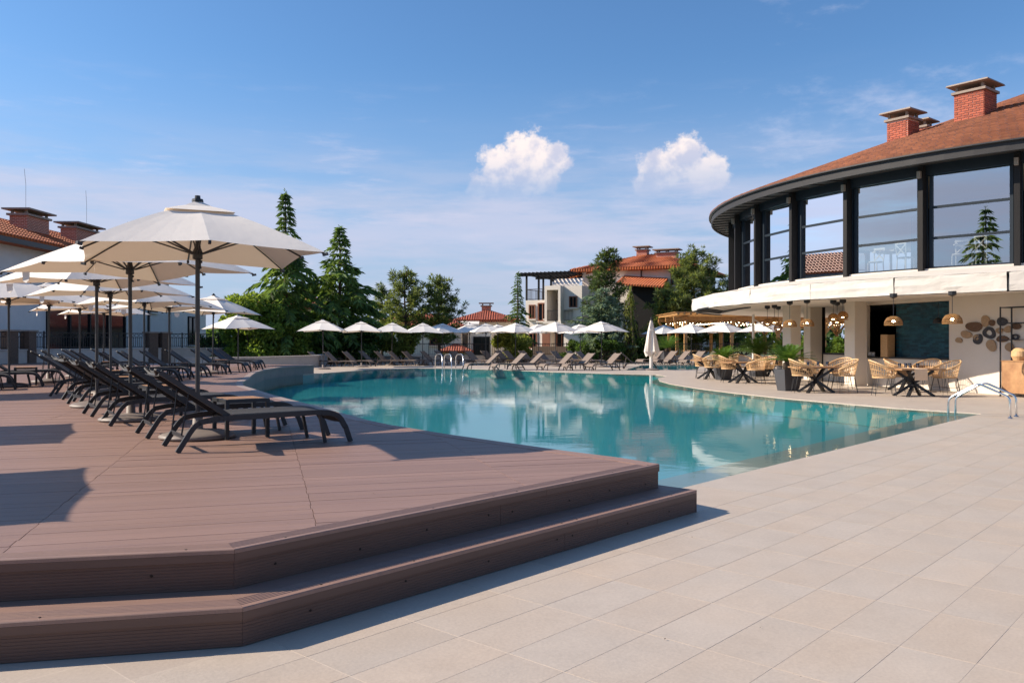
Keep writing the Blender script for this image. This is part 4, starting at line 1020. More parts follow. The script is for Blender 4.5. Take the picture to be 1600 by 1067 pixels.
spots = [(1540, .8, 'white cross-back chair upstairs behind the rightmost big window, right one'), (1500, 1.2, 'white cross-back chair upstairs behind the rightmost big window, left one'),
         (1415, .8, 'white cross-back chair upstairs behind the second big window, right one'), (1368, 1.3, 'white cross-back chair upstairs behind the second big window, left one'),
         (1312, .9, 'white cross-back chair upstairs behind the third big window, right one'), (1275, 1.2, 'white cross-back chair upstairs behind the third big window, left one'), (1226, 1.0, 'white cross-back chair upstairs behind the narrow fourth window')]
for k, (px, dr, lab) in enumerate(spots):
    t = th_px(RF - dr, px); p = cp(RF - dr, t, ZS + .01)
    if k == 0: c0.location = p; c0.rotation_euler = (0, 0, t + 1.2)
    else: dup(c0, p, t + (1.4, -1.5)[k % 2], lab, GU)
tb = None
for k, (px, lab) in enumerate(((1520, 'white square table upstairs behind the rightmost big window'), (1392, 'white square table upstairs behind the second big window'), (1294, 'white square table upstairs behind the third big window'))):
    t = th_px(RF - 1.3, px); p = cp(RF - 1.3, t, ZS + .01)
    if tb is None:
        tb = thing('dining_table', lab, 'table', p, t, 'white tables in the upstairs dining room'); MB().box((0, 0, .735), (.8, .8, .04)).build('table_top', M['paint_white'], tb)
        MB().lathe([(.24, 0), (.24, .03), (.04, .05), (.04, .7), (.15, .714)], 12).build('pedestal', M['paint_white'], tb)
    else: dup(tb, p, t, lab)

# ------------------------------------------------------------------ terrace furniture: rattan armchairs, star-legged tables, cycads, lamps
def rattan_chair(name, label):
    r = thing(name, label, 'armchair')
    def rim(a):                                            # a = 0 at the front left, 1 at the front right
        t = radians(-52 + 284 * a); rad = .31 + .02 * sin(pi * a); hgt = .64 + .20 * max(0, sin(pi * a)) ** 2.2
        if a < .1 or a > .9: hgt -= .5 * (.1 - min(a, 1 - a))
        return Vector((rad * cos(t), rad * sin(t), hgt))
    def low(a):
        t = radians(-52 + 284 * a); return Vector((.245 * cos(t), .245 * sin(t), .43))
    n = 26
    f = MB(); pts = [low(0) + Vector((0, 0, .0))] + [rim(i / n) for i in range(n + 1)] + [low(1)]
    f.tube(bez(pts, 1, .03), .019, 6); f.tube([low(i / n) for i in range(n + 1)], .012, 5)
    f.tube([rim(i / n) * .5 + low(i / n) * .5 for i in range(n + 1)], .007, 4); f.tube([rim(i / n) * .85 + low(i / n) * .15 for i in range(n + 1)], .007, 4); f.build('rattan_rim', M['rattan'], r)
    w = MB()
    for i in range(1, n): w.bar(low(i / n), rim(i / n), .012, .007)
    for k in range(3):
        g = .08 + .09 * k; q = [rim(i / n) * g + low(i / n) * (1 - g) for i in range(n + 1)]
        for i in range(n): w.bar(q[i], q[i + 1], .008, .006)
    w.build('woven_shell', M['rattan'], r)
    s = MB().lathe([(0, .415), (.25, .42), (.262, .435), (.25, .45), (.12, .442), (0, .44)], 18); s.build('seat', M['rattan'], r, smooth=True)
    for sx in (-1, 1):
        for sy in (-1, 1):
            l = MB(); l.tube([(sx * .15, sy * .20, .42), (sx * .23, sy * .235, .0), (sx * .20, sy * .15, .42)], .0065, 5); l.build('leg', M['black_metal'], r)
    br = MB(); br.tube([(-.18, -.19, .2), (-.18, .19, .2)], .005, 4); br.tube([(.18, -.19, .2), (.18, .19, .2)], .005, 4); br.build('stretcher', M['black_metal'], r)
    return r                                                # open side (front) faces -y ... the gap is centred on -90 deg
def star_table(name, label):
    r = thing(name, label, 'table')
    for k in range(5): MB().box((0, -.328 + .164 * k, .742), (1.36, .160, .036)).build('plank', M['oak'], r)
    MB().box((0, 0, .715), (1.0, .55, .016)).build('top_plate', M['black_metal'], r)
    for sx in (-1, 1):
        for sy in (-1, 1): MB().bar((sx * .42, sy * .30, .0), (-sx * .40, -sy * .28, .706), .075, .075).build('leg', M['black_metal'], r)
    return r
GTb = 'oak tables on the poolside terrace'
tabs = [(1428, 23.2, 12, 'oak table with a linen runner and tumblers by the serving hatch'), (1275, 24.9, 8, 'oak table with crossed black legs right of the nearest cycad pot'),
        (1161, 30.6, 14, 'oak table with splayed black legs left of the nearest cycad pot'), (1110, 33.9, 18, 'oak table farthest left on the terrace, by the pool bend'),
        (1416, 26.0, 10, 'oak table pushed against the bar wall below the tile panel'), (1206, 36.5, 15, 'oak table deep under the awning behind the cycads')]
tbl = []
for k, (px, Y, dg, lab) in enumerate(tabs):
    if k == 0: t0 = star_table('terrace_table', lab); t0.location = at(px, Y); t0.rotation_euler = (0, 0, radians(dg)); tag(t0, group=GTb); tbl.append(t0)
    else: tbl.append(dup(t0, at(px, Y), radians(dg), lab, GTb))
ch0 = rattan_chair('rattan_armchair', 'x'); GC = 'rattan armchairs on the poolside terrace'; first = True
def seat(px, Y, face, lab):
    """face = direction the sitter looks, in degrees from +X"""
    global first
    rz = radians(face + 90)
    if first: ch0.location = at(px, Y); ch0.scale = (1.17,) * 3; ch0.rotation_euler = (0, 0, rz); tag(ch0, lab, None, GC); first = False
    else: dup(ch0, at(px, Y), rz, lab, GC)
for a in [(1381, 23.3, -12, 'rattan armchair at the left end of the table with the linen runner'), (1403, 25.1, -40, 'rattan armchair behind the left end of the table with the linen runner'), (1477, 23.3, 190, 'rattan armchair at the right end of the runner table, nearest the steel handrail'),
          (1448, 25.0, 215, 'rattan armchair behind the right end of the runner table'), (1254, 24.8, -8, 'rattan armchair between the nearest cycad pot and the crossed-leg table'), (1319, 24.7, 186, 'rattan armchair right of the crossed-leg table, in front of the pillar'),
          (1312, 26.6, 215, 'rattan armchair behind the crossed-leg table beside the pillar'), (1268, 26.8, -50, 'rattan armchair behind the crossed-leg table, right of the cycad'), (1140, 30.9, -5, 'rattan armchair left of the middle splayed-leg table'),
          (1181, 29.6, 150, 'rattan armchair at the front right of the middle splayed-leg table'), (1196, 30.8, 200, 'rattan armchair at the right end of the middle splayed-leg table'), (1160, 32.6, -80, 'rattan armchair behind the middle splayed-leg table'),
          (1098, 34.3, -10, 'leftmost rattan armchair on the terrace by the pool bend'), (1113, 32.7, 95, 'rattan armchair with its back to the pool, at the leftmost table'), (1140, 35.0, 195, 'rattan armchair at the right of the leftmost table'), (1127, 36.0, -95, 'rattan armchair behind the leftmost table'),
          (1192, 36.0, -10, 'rattan armchair under the awning behind the tall cycad, left one'), (1222, 35.6, 190, 'rattan armchair under the awning behind the tall cycad, right one')]: seat(*a)
# runner and tumblers
t = tbl[0]; c, s_ = cos(radians(12)), sin(radians(12)); tp = at(1428, 23.2)
def on_table(x, y, z): return Vector((tp.x + x * c - y * s_, tp.y + x * s_ + y * c, z))
m = MB(); rw = .20; pr = [(-.16, .412, .4), (-.16, .414, .55)]
path = [(-.42, .45), (-.425, .62), (-.418, .755), (-.405, .768), (.405, .768), (.42, .755), (.425, .5)]
vs = []
for y, z in path:
    for x in (-.30, .10): 
        p = on_table(x, y, z); vs.append(p)
m.add(vs, [(2 * i, 2 * i + 1, 2 * i + 3, 2 * i + 2) for i in range(len(path) - 1)]); m.build('table_runner', M['runner'], label='tan linen runner hanging over the front of the oak table', category=None) if False else tag(m.build('table_runner', M['runner']), 'tan linen runner hanging over the front edge of the oak table', 'table runner')
g0 = None
gl = [(tp + Vector((-.28, .25, 0)), 'clear tumbler on the runner table, leftmost'), (tp + Vector((-.12, .22, 0)), 'clear tumbler on the runner table, second from left'), (tp + Vector((.02, .28, 0)), 'clear tumbler on the runner table, third from left'), (tp + Vector((.2, .2, 0)), 'clear tumbler on the runner table, rightmost'),
      (at(1275, 24.9) + Vector((-.2, .1, 0)), 'clear tumbler on the crossed-leg table, left'), (at(1275, 24.9) + Vector((.12, .15, 0)), 'tall glass on the crossed-leg table, middle'), (at(1275, 24.9) + Vector((.35, .05, 0)), 'clear tumbler on the crossed-leg table, right')]
for p, lab in gl:
    if g0 is None: g0 = tag(MB().lathe([(0, .004), (.035, .004), (.045, .13), (.042, .13), (.033, .01), (0, .012)], 12).build('tumbler', M['tumbler'], smooth=True), lab, 'glass', 'drinking glasses on the terrace tables'); g0.location = (p.x, p.y, .77)
    else: dup(g0, (p.x, p.y, .77), 0, lab)
# potted cycads
def cycad(lab, p, pot_h, pot_w, rad, nf, seed):
    rd = random.Random(seed); r = thing('potted_cycad', lab, 'potted palm', p, .25, 'cycads in planters on the terrace')
    w0, w1 = pot_w * .72 / 2, pot_w / 2; m = MB()
    def sq(w, z): return [(-w, -w, z), (w, -w, z), (w, w, z), (-w, w, z)]
    R_ = [sq(w0, 0), sq(w1, pot_h), sq(w1 - .04, pot_h), sq(w1 - .05, pot_h - .07)]
    m.add(sum(R_, []), [(4 * j + k, 4 * j + (k + 1) % 4, 4 * j + 4 + (k + 1) % 4, 4 * j + 4 + k) for j in range(3) for k in range(4)]); m.build('planter', M['pot'], r)
    MB().add(sq(w1 - .045, pot_h - .06), ((0, 1, 2, 3),)).build('soil', M['soil'], r)
    MB().lathe([(.12, pot_h - .06), (.15, pot_h + .05), (.14, pot_h + .18), (.05, pot_h + .25), (0, pot_h + .26)], 12).build('trunk', M['bark'], r)
    for i in range(nf):
        a = i * 2.39996 + rd.uniform(-.2, .2); lift_ = 1.15 - .85 * (i / nf) + rd.uniform(-.1, .1); L_ = rad * rd.uniform(.85, 1.1)
        m = MB(); pts = []
        for k in range(15):
            t = k / 14; h = L_ * t * cos(lift_) * (1 + .1 * t); z = pot_h + .2 + L_ * sin(lift_) * t - .30 * L_ * t * t * (1.1 - .3 * lift_)
            pts.append(Vector((h * cos(a), h * sin(a), z)))
        m.tube(pts, [.008 - .006 * k / 14 for k in range(15)], 3, False); side = Vector((-sin(a), cos(a), 0))
        for k in range(1, 14):
            for q in (0, .5):
                p_ = pts[k].lerp(pts[min(14, k + 1)], q); d = (pts[min(14, k + 1)] - pts[k - 1]).normalized(); t = (k + q) / 14; ll = .20 * rad / .8 * sin(pi * min(1, .12 + t * .9)) ** .6 + .02
                for s in (-1, 1):
                    e = p_ + side * s * ll * .8 + d * ll * .62 + Vector((0, 0, .10 * ll)); b = d * .011
                    m.quad(p_ - b, p_.lerp(e, .5) - b * 1.1, e, p_.lerp(e, .5) + b * 1.1)
        m.build('frond', M['palm'], r)
    return r
cycad('cycad in the nearest charcoal planter beside the crossed-leg table', at(1231, 25.8), .66, .62, .82, 38, 3)
cycad('cycad in a charcoal planter between the two left terrace tables', at(1130, 33.0), .58, .60, .78, 34, 4)
cycad('tallest cycad behind the terrace tables, by the white parasol', at(1184, 36.4), .72, .72, 1.22, 40, 5)
cycad('cycad half hidden beside the first pillar of the restaurant', at(1228, 38.5), .75, .7, 1.2, 34, 6)
cycad('cycad before the pergola, right of the folded parasol', at(1042, 58), .8, .8, 1.4, 32, 8)
# rattan pendant lamps
def pendant(lab, px, Y, zb, rad, kind=0):
    p = at(px, Y); r = thing('pendant_lamp', lab, 'lamp', (p.x, p.y, zb), 0, 'rattan pendant lamps under the awning')
    H = rad * 1.05; prof = [(rad, 0), (rad * .99, H * .25), (rad * .9, H * .55), (rad * .66, H * .85), (rad * .3, H * .98), (rad * .12, H)] if kind == 0 else [(rad * .45, 0), (rad * .9, H * .3), (rad, H * .75), (rad * .85, H * 1.2), (rad * .4, H * 1.55), (rad * .12, H * 1.6)]
    top = prof[-1][1]; m = MB()
    n = 30
    for k in range(n):                                      # woven ribs both ways round, plus hoops
        for sg in (-1, 1):
            pts = []
            for j, (rr, z) in enumerate(prof):
                a = 2 * pi * k / n + sg * j * .16; pts.append(Vector((rr * cos(a), rr * sin(a), z)))
            for j in range(len(pts) - 1): m.bar(pts[j], pts[j + 1], .014, .006)
    m.lathe([(rad * 1.01, -.008), (rad * 1.02, .012), (rad * .985, .012)], 24)
    for j in range(1, 5): m.lathe([(prof[j][0] * 1.005, prof[j][1] - .006), (prof[j][0] * 1.01, prof[j][1] + .006)], 24)
    m.build('lamp_shade', M['rattan_lamp'], r)
    MB().tube([(0, 0, top), (0, 0, 2.84 - zb)], .008, 5).build('cable', M['black_metal'], r); MB().lathe([(.02, 2.70 - zb), (.10, 2.74 - zb), (.10, 2.838 - zb), (0, 2.838 - zb)], 12).build('ceiling_rose', M['black_metal'], r)
    MB().lathe([(0, H * .28), (.045, H * .36), (.05, H * .45), (.03, H * .55), (0, H * .6)], 10).build('bulb', M['bulb'], r, smooth=True); return r
pendant('rightmost rattan dome lamp, before the edge of the teal tile panel', 1488, 22.5, 1.5 + 28 / F * 22.5, .245)
pendant('rattan dome lamp before the left edge of the teal tile panel', 1396, 23.6, 1.5 + 25.5 / F * 23.6, .235)
pendant('rattan dome lamp right of the first pillar, on the left end of the terrace', 1261, 27.0, 1.5 + 24 / F * 27, .215)
pendant('rattan dome lamp hanging in front of the first pillar', 1234, 28.0, 1.5 + 23 / F * 28, .22)
for k, (px, Y, dy) in enumerate(((1302, 27.4, 39), (1317, 27.0, 42), (1308, 28.6, 34), (1210, 31.0, 34), (1199, 31.6, 32), (1216, 32.2, 24))):
    pendant(('round rattan globe lamp in the cluster left of the big pillar, %s one' if k < 3 else 'round rattan globe lamp in the cluster left of the first pillar, %s one') % ('front', 'right', 'lower')[k % 3], px, Y, 1.5 + (dy - 8) / F * Y, .16, 1)
q = thing('pendant_lamp', 'small black dome lamp before the teal tile panel', 'lamp', (0, 0, 0), 0); pb_ = WA + wd * wpx(1464) + wn * -.05; q.location = (pb_.x, pb_.y, 0)
MB().lathe([(.16, 2.06), (.155, 2.10), (.13, 2.17), (.05, 2.23), (.0, 2.24)], 16).build('lamp_shade', M['black_metal'], q); MB().tube([(0, 0, 2.23), (0, 0, 2.73)], .007, 5).build('cable', M['black_metal'], q); MB().lathe([(0, 2.08), (.035, 2.09), (.035, 2.13), (0, 2.15)], 8).build('bulb', M['bulb'], q)
# woven discs on the wall
discs = [(1499, 531, 5.5, 4.2, 0, 'tan', 'small tan woven disc at the left end of the wall group'), (1511, 522, 8.6, 6, 8, 'tan', 'pale oval woven disc, second from the left on the wall'), (1523.5, 510, 12.5, 8, 6, 'brown', 'large brown oval disc at the top left of the wall group'),
         (1529, 529.5, 7, 8.5, 20, 'grey', 'dark crescent-like disc holding a pale one'), (1541, 501, 7, 8.5, -15, 'tan', 'tan pebble-shaped disc at the top of the wall group'), (1551.5, 504, 5.3, 4.6, 0, 'brown', 'small dark brown disc beside the tan top one'),
         (1546.5, 519.5, 10.5, 9, 5, 'grey', 'large slate ring disc in the middle of the wall group'), (1567, 502, 8, 7, 0, 'grey', 'slate blue-grey disc at the top right of the wall group'), (1563, 516, 5.2, 4.8, 0, 'tan', 'pale small disc right of the slate ring'),
         (1575.5, 514, 6, 5.5, 0, 'tan', 'tan woven disc below the slate blue-grey one'), (1567.5, 529, 10, 5, 3, 'brown', 'long brown oval disc right of centre'), (1550.5, 539, 8, 9, -25, 'tan', 'tan egg-shaped disc at the bottom of the wall group'),
         (1578.5, 542, 7.5, 6.8, 0, 'tan', 'tan round disc at the lower right of the wall group'), (1589.5, 509, 7, 5.5, 0, 'brown', 'dark brown disc behind the metal shelf frame'), (1588.5, 526, 5.6, 5.2, 0, 'grey', 'small slate ring behind the metal shelf frame'), (1526.5, 526.5, 5, 5, 0, 'tan', 'pale disc set inside the dark crescent')]
for k, (px, py, rx, ry, rot, kind, lab) in enumerate(discs):
    t = wpx(px); c_ = WA + wd * t; sc_ = c_.y / F; z = 1.5 + (533 - py) * sc_; fore = abs(wd.x - wd.y * (px - 800) / F) ; m = MB(); n = 26; rim_, inn_ = [], []
    hole = .45 if 'ring' in lab else 0; o_ = .012 + .010 * (k % 3)
    prf = [(1.0, 0), (1.0, .018), (.93, .026), (.75, .020), (.5, .026), (max(hole, .02), .02)] + ([(hole, 0)] if hole else [])
    vs = []
    for s_r, dz in prf:
        for j in range(n):
            a = 2 * pi * j / n; wob = 1 + .06 * sin(2 * a + k) + .05 * sin(3 * a + 2 * k); x = rx * cos(a) * wob; y = ry * sin(a) * wob; ca, sa = cos(radians(rot)), sin(radians(rot)); x, y = x * ca - y * sa, x * sa + y * ca
            p = c_ + wd * (x * sc_ / fore * s_r) + wn * (o_ + dz) + Vector((0, 0, z - y * sc_ * s_r)); vs.append(p - c_)
    m.add(vs, [(i * n + j, i * n + (j + 1) % n, (i + 1) * n + (j + 1) % n, (i + 1) * n + j) for i in range(len(prf) - 1) for j in range(n)])
    o = m.build('woven_disc', M['woven_' + kind]); o.location = c_; tag(o, lab + (' on the wall' if 'wall' not in lab else ''), 'wall decoration', 'woven discs on the terrace wall')
# metal rack with a crate at the right edge
rk = thing('shelf_rack', 'black metal shelf rack with a wooden cabinet base at the right edge', 'shelf', WA + wd * wpx(1606) + wn * .30, atan2(wd.y, wd.x))
m = MB()
for x in (-.42, .42):
    for y in (-.2, .2): m.bar((x, y, 0), (x, y, 2.45), .03)
for z in (1.55, 2.0, 2.43):
    for y in (-.2, .2): m.bar((-.42, y, z), (.42, y, z), .025)
    for x in (-.42, .42): m.bar((x, -.2, z), (x, .2, z), .025)
m.build('frame', M['black_metal'], rk); MB().box((0, 0, .53), (.80, .37, .86)).build('cabinet', M['oak'], rk); MB().box((0, 0, .972), (.84, .41, .02)).build('shelf', M['oak'], rk)
o = tag(MB().lathe([(0, 0), (.14, .0), (.2, .12), (.19, .25), (.1, .34), (.09, .34), (.17, .24), (0, .03)], 18).build('woven_basket', M['rattan']), 'round rattan basket on the wooden cabinet at the right edge', 'basket'); pz = WA + wd * wpx(1606) + wn * .3; o.location = (pz.x, pz.y, .984)
# things on the counter and behind it
pc = WA + wd * wpx(1385) + wn * -.05; o = MB(); 
for k in range(3): o.box(((k - 1) * .105, 0, .37), (.10, .30, .74))
o = o.build('wooden_crate', M['plate_wood']); o.location = (pc.x, pc.y, .986); o.rotation_euler = (0, 0, atan2(wd.y, wd.x)); tag(o, 'tall pale wood plank box standing on the bar counter', 'crate')
bt = None
for k in range(9):
    p = WA + wd * (.5 + .42 * k) - wn * 2.35
    for z in (1.491,):
        if bt is None:
            bt = MB().lathe([(0, 0), (.04, 0), (.04, .18), (.014, .24), (.014, .31), (0, .31)], 10).build('bottle', M['bottle'], smooth=True); bt.location = (p.x, p.y, z); tag(bt, 'dark bottle on the shelf inside the bar, leftmost', 'bottle', 'bottles on the bar shelf')
        else: dup(bt, (p.x, p.y, z), 0, 'dark bottle on the shelf inside the bar, %s from the left' % ORD[k])
for k, (px, lab) in enumerate(((1356, 'white cup on the bar counter, left one'), (1361, 'white cup on the bar counter, right one'), (1375, 'small pale bowl on the bar counter beside the plank box'))):
    p = WA + wd * wpx(px) + wn * -.1; o = MB().lathe([(0, 0), (.05, 0), (.055, .15), (.05, .15), (.045, .01), (0, .01)], 12).build('cup', M['paint_white'], smooth=True); o.location = (p.x, p.y, .986); tag(o, lab, 'cup')
# ------------------------------------------------------------------ vegetation
def diamond(m, p, d, s, w, l):
    """one leaf or needle spray: a four-cornered blade along d, as wide as w across s"""
    m.quad(p, p + d * l * .45 + s * w, p + d * l, p + d * l * .45 - s * w)
def rv(rd): 
    while True:
        v = Vector((rd.uniform(-1, 1), rd.uniform(-1, 1), rd.uniform(-1, 1)))
        if .05 < v.length < 1: return v.normalized()
def trunk(r, h, rad, rd, top=.02, lean=.0):
    pts = [Vector((lean * h * (k / 7) ** 2 + rd.uniform(-.03, .03) * (k > 0), rd.uniform(-.03, .03) * (k > 0), h * k / 7)) for k in range(8)]
    MB().tube(pts, [rad * (1 - k / 7) ** .8 + top for k in range(8)], 8).build('trunk', M['bark'], r); return pts
def conifer(lab, loc, h, rad, mat, seed, base=.06, droop=.35, rise=.25, spray=.42, dens=1.0, power=.85, per=6, gap=.30, weep=0, cat='tree', name='conifer_tree', group=None, clump=True):
    """whorled branches that carry flat drooping plumes"""
    rd = random.Random(seed); r = thing(name, lab, cat, loc, rd.uniform(0, 6), group); trunk(r, h * .97, max(.05, h * .017), rd)
    m = MB(); bm_ = MB(); z = h * base; k = 0
    while z < h * .985:
        t = z / h; env = rad * (1 - t) ** power * (.6 + .4 * min(1, (t - base * .5) / .12)) + .10
        n = max(3, int(per * (.6 + .4 * (1 - t)))); a0 = rd.uniform(0, 6.28)
        for i in range(n):
            a = a0 + 6.283 * i / n + rd.uniform(-.35, .35); L_ = env * rd.uniform(.36, 1.15)
            if rd.random() < .14: L_ *= 1.28
            o = Vector((cos(a), sin(a), 0)); side = Vector((-sin(a), cos(a), 0)); seg = max(3, int(L_ / spray * 2.6 * dens))
            pts = []
            for j in range(seg + 1):
                f = j / seg; pts.append(o * L_ * f * (1 - .12 * weep * f) + Vector((0, 0, z + L_ * (rise * f - (droop + .25 * weep) * f * f * 1.6) - weep * f * f * .5)))
            if L_ > .5: bm_.tube(pts[::max(1, seg // 3)], .022, 3, False)
            for j in range(0 if L_ < .8 else 1, seg + 1):
                f = j / seg; p = pts[j]; d = (pts[min(seg, j + 1)] - pts[max(0, j - 1)]).normalized(); wd_ = spray * (.55 + .75 * sin(pi * min(1, f * .8 + .12))) * min(1.0, .5 + L_ * .3)
                for s in (-1, 1):
                    for q in range(2):
                        dd = (d * rd.uniform(.5, 1.0) + side * s * rd.uniform(.35, 1.0) + Vector((0, 0, rd.uniform(-.95, .0) - .5 * weep))).normalized()
                        sd = (side * rd.uniform(-.4, .4) + Vector((0, 0, .5)) + d * rd.uniform(-.7, .7)).normalized(); sd = (sd - dd * sd.dot(dd)).normalized()
                        diamond(m, p + d * rd.uniform(-.08, .08), dd, sd, wd_ * .13, wd_ * rd.uniform(.7, 1.25))
                if rd.random() < .7: diamond(m, p, (d + Vector((0, 0, rd.uniform(-.3, .5)))).normalized(), side, wd_ * .12, wd_ * .9)
        z += gap * (1 - .45 * t) * rd.uniform(.75, 1.25); k += 1
    # leader
    for j in range(16):
        zz = h * (.93 + .07 * j / 16); dd = (rv(rd) * .6 + Vector((0, 0, .7))).normalized(); diamond(m, Vector((0, 0, zz)), dd, dd.orthogonal().normalized(), .03, .22)
    bm_.build('limbs', M['bark'], r, kind='stuff'); m.build('crown', mat, r); return r
def pine(lab, loc, h, rad, mat, seed, base=.25, dens=1.0, tuft=.34, power=.55, name='pine_tree', group=None, oval=False):
    """irregular limbs that end in dense needle tufts"""
    rd = random.Random(seed); r = thing(name, lab, 'tree', loc, 0, group); tp = trunk(r, h * .93, h * .02, rd, lean=rd.uniform(-.02, .02)); m = MB(); lb_ = MB()
    nb = int(38 * dens)
    for b in range(nb):
        t = base + (1 - base) * (b + rd.random() * .8) / nb; a = b * 2.4 + rd.uniform(-.5, .5)
        env = rad * (max(0.02, 1 - t) ** power * (1.12 if not oval else 1) * (min(1, .45 + (t - base) * 2.4)) + .06); L_ = env * rd.uniform(.65, 1.18)
        o = Vector((cos(a), sin(a), 0)); z0 = h * t - .1 * L_; sl = rd.uniform(.05, .45) + .5 * t; pts = [Vector((0, 0, z0)) + o * L_ * f + Vector((0, 0, L_ * (sl * f * f))) + rv(rd) * .06 for f in (0, .35, .7, 1)]
        lb_.tube(pts, [.06, .045, .03, .015], 4, False)
        nt_ = max(3, int(L_ / tuft * 2.6))
        for j in range(nt_):
            f = .3 + .7 * (j + rd.random()) / nt_; c = pts[0].lerp(pts[3], f) + Vector((0, 0, sl * L_ * (f * f - f))) + rv(rd) * tuft * .7 * (1.2 - .5 * f); c.z += .06
            rt = tuft * rd.uniform(.6, 1.1)
            for q in range(28):
                d = rv(rd); d.z = d.z * .75 + .34; d.normalize(); s = d.orthogonal().normalized() if q % 2 else d.cross(rv(rd)).normalized(); diamond(m, c + d * rt * .12, d, s, rt * .085, rt * rd.uniform(.7, 1.15))
    for j in range(5):
        c = Vector((tp[-1].x, tp[-1].y, h * (.9 + .02 * j)))
        for q in range(26):
            d = rv(rd); d.z = abs(d.z) * .9 + .2; d.normalize(); diamond(m, c, d, d.orthogonal().normalized(), .028, tuft * rd.uniform(.6, 1.0))
    lb_.build('limbs', M['bark'], r, kind='stuff'); m.build('crown', mat, r); return r
def bush(lab, loc, sx, sy, h, mat, seed, leaf=.16, n=9000, lobes=16, z0=.0, name='shrub', cat='shrub', kind=None, group=None, stem=True):
    rd = random.Random(seed); r = thing(name, lab, cat, loc, 0, group) if kind is None else None; m = MB(); L_ = []
    for k in range(lobes):
        a = rd.uniform(0, 6.28); q = rd.random() ** .5 * .72; zz = rd.uniform(.18, .80); sh = (1 - .5 * max(0, zz - .5)); L_.append((Vector((cos(a) * q * sx * sh, sin(a) * q * sy * sh, z0 + h * zz)), rd.uniform(.2, .36) * min(sx, sy, h)))
    for i in range(n):
        c, rad = L_[i % lobes]; d = rv(rd); rr = rad * (1.05 - .55 * rd.random() ** 2.2); p = c + Vector((d.x * rr * 1.15, d.y * rr * 1.15, d.z * rr))
        if p.z < .03: p.z = .03 + rd.random() * .15
        e = (d * .6 + rv(rd) * .8 + Vector((0, 0, -.1))).normalized(); s = e.cross(rv(rd)).normalized(); l = leaf * rd.uniform(.6, 1.25); diamond(m, p, e, s, l * .30, l)
    if kind: o = m.build(name, mat, kind=kind); o.location = loc; return o
    if stem:
        t = MB()
        for k in range(5): t.tube([(rd.uniform(-.1, .1), rd.uniform(-.1, .1), 0), L_[k][0] * .6 + Vector((0, 0, .1)), L_[k][0]], [.06, .04, .015], 5)
        t.build('trunk', M['bark'], r)
    m.build('crown', mat, r); return r
GTR = 'trees beyond the pool fence'
conifer('tallest deodar cedar behind the parasols, left of the pair', at(446, 56), 11.55, 4.7, M['deodar'], 11, base=.05, droop=.36, rise=.34, spray=.70, dens=1.0, power=1.28, per=7, gap=.54, group=GTR)
conifer('broad dark deodar cedar with a forked looking top, right of the tallest one', at(531, 59), 9.55, 5.4, M['deodar'], 12, base=.03, droop=.34, rise=.55, spray=.72, dens=1.0, power=1.15, per=8, gap=.52, group=GTR)
bush('large bright green broadleaf shrub behind the leftmost white parasol', at(392, 53), 2.6, 1.8, 4.9, M['lightgreen'], 21, .24, 11000, 26, group='shrubs along the far fence')
bush('low bright green shrub at the foot of the tall cedar', at(452, 54), 2.0, 1.4, 2.9, M['lightgreen'], 22, .22, 6000, 16, group='shrubs along the far fence')
bush('yellow-green shrub below the pines in the far row', at(628, 58.5), 2.0, 1.2, 3.1, M['yellowgreen'], 23, .22, 6000, 16, group='shrubs along the far fence')
bush('bright green round shrub at the foot of the slim cypress', at(806, 60), 1.9, 1.2, 2.3, M['yellowgreen'], 24, .2, 6000, 16, group='shrubs along the far fence')
bush('dark green shrub mass under the broad cedar', at(540, 57.5), 4.2, 1.5, 3.2, M['hedge'], 25, .24, 9000, 22, group='shrubs along the far fence')
pine('scots pine left of the pair behind the far parasols', at(634, 66), 6.75, 2.6, M['pine'], 31, .22, 1.0, .42, group=GTR)
pine('scots pine right of the pair behind the far parasols', at(686, 67), 6.35, 2.4, M['pine'], 32, .2, 1.0, .40, group=GTR)
pine('small pine left behind the pair of scots pines', at(597, 70), 5.9, 1.6, M['pine'], 33, .2, .8, .38, group=GTR)
conifer('slim bright cypress in front of the villa terrace', at(809, 66), 6.9, 1.35, M['deodar'], 13, base=.05, droop=.3, rise=.3, spray=.34, power=.8, per=6, gap=.26, group=GTR)
pine('dark tall pine growing against the villa roof', at(947, 73), 9.2, 2.1, M['pine_dark'], 34, .16, 1.35, .46, power=.42, group=GTR)
conifer('blue-grey spruce broad in front of the villa', at(940, 62), 5.5, 2.5, M['spruce_blue'], 14, base=.04, droop=.12, rise=.35, spray=.42, power=.62, per=8, gap=.28, group=GTR)
conifer('narrow weeping conifer right of the blue spruce', at(985, 61), 5.4, .95, M['yellowgreen'], 15, base=.06, droop=.5, rise=.25, spray=.34, power=.4, per=7, gap=.26, weep=1.0, group=GTR)
pine('full green pine right of the villa above the pergola', at(1084, 74), 9.2, 3.4, M['pine'], 35, .1, 1.7, .50, power=.5, group=GTR)
pine('lower green pine left of the big one, above the pergola roof', at(1043, 73), 5.6, 2.2, M['pine'], 36, .1, 1.2, .46, power=.5, group=GTR)
pine('pine peeping out between the pergola tree and the round restaurant', at(1140, 86), 8.0, 2.6, M['pine'], 37, .1, 1.1, .42, power=.5, group=GTR)
bush('dark hedge bushes under the blue spruce', at(925, 60), 3.6, 1.0, 1.7, M['hedge'], 26, .18, 7000, 18, group='shrubs along the far fence')
bush('dark bushes left of the pergola behind the folded parasol', at(1012, 61), 1.8, 1.0, 1.9, M['hedge'], 27, .18, 4500, 14, group='shrubs along the far fence')
bush('green bush seen through the gap between the restaurant pillars', at(1299, 51), 2.2, 1.0, 2.6, M['lightgreen'], 28, .16, 6000, 16, group='shrubs behind the restaurant')
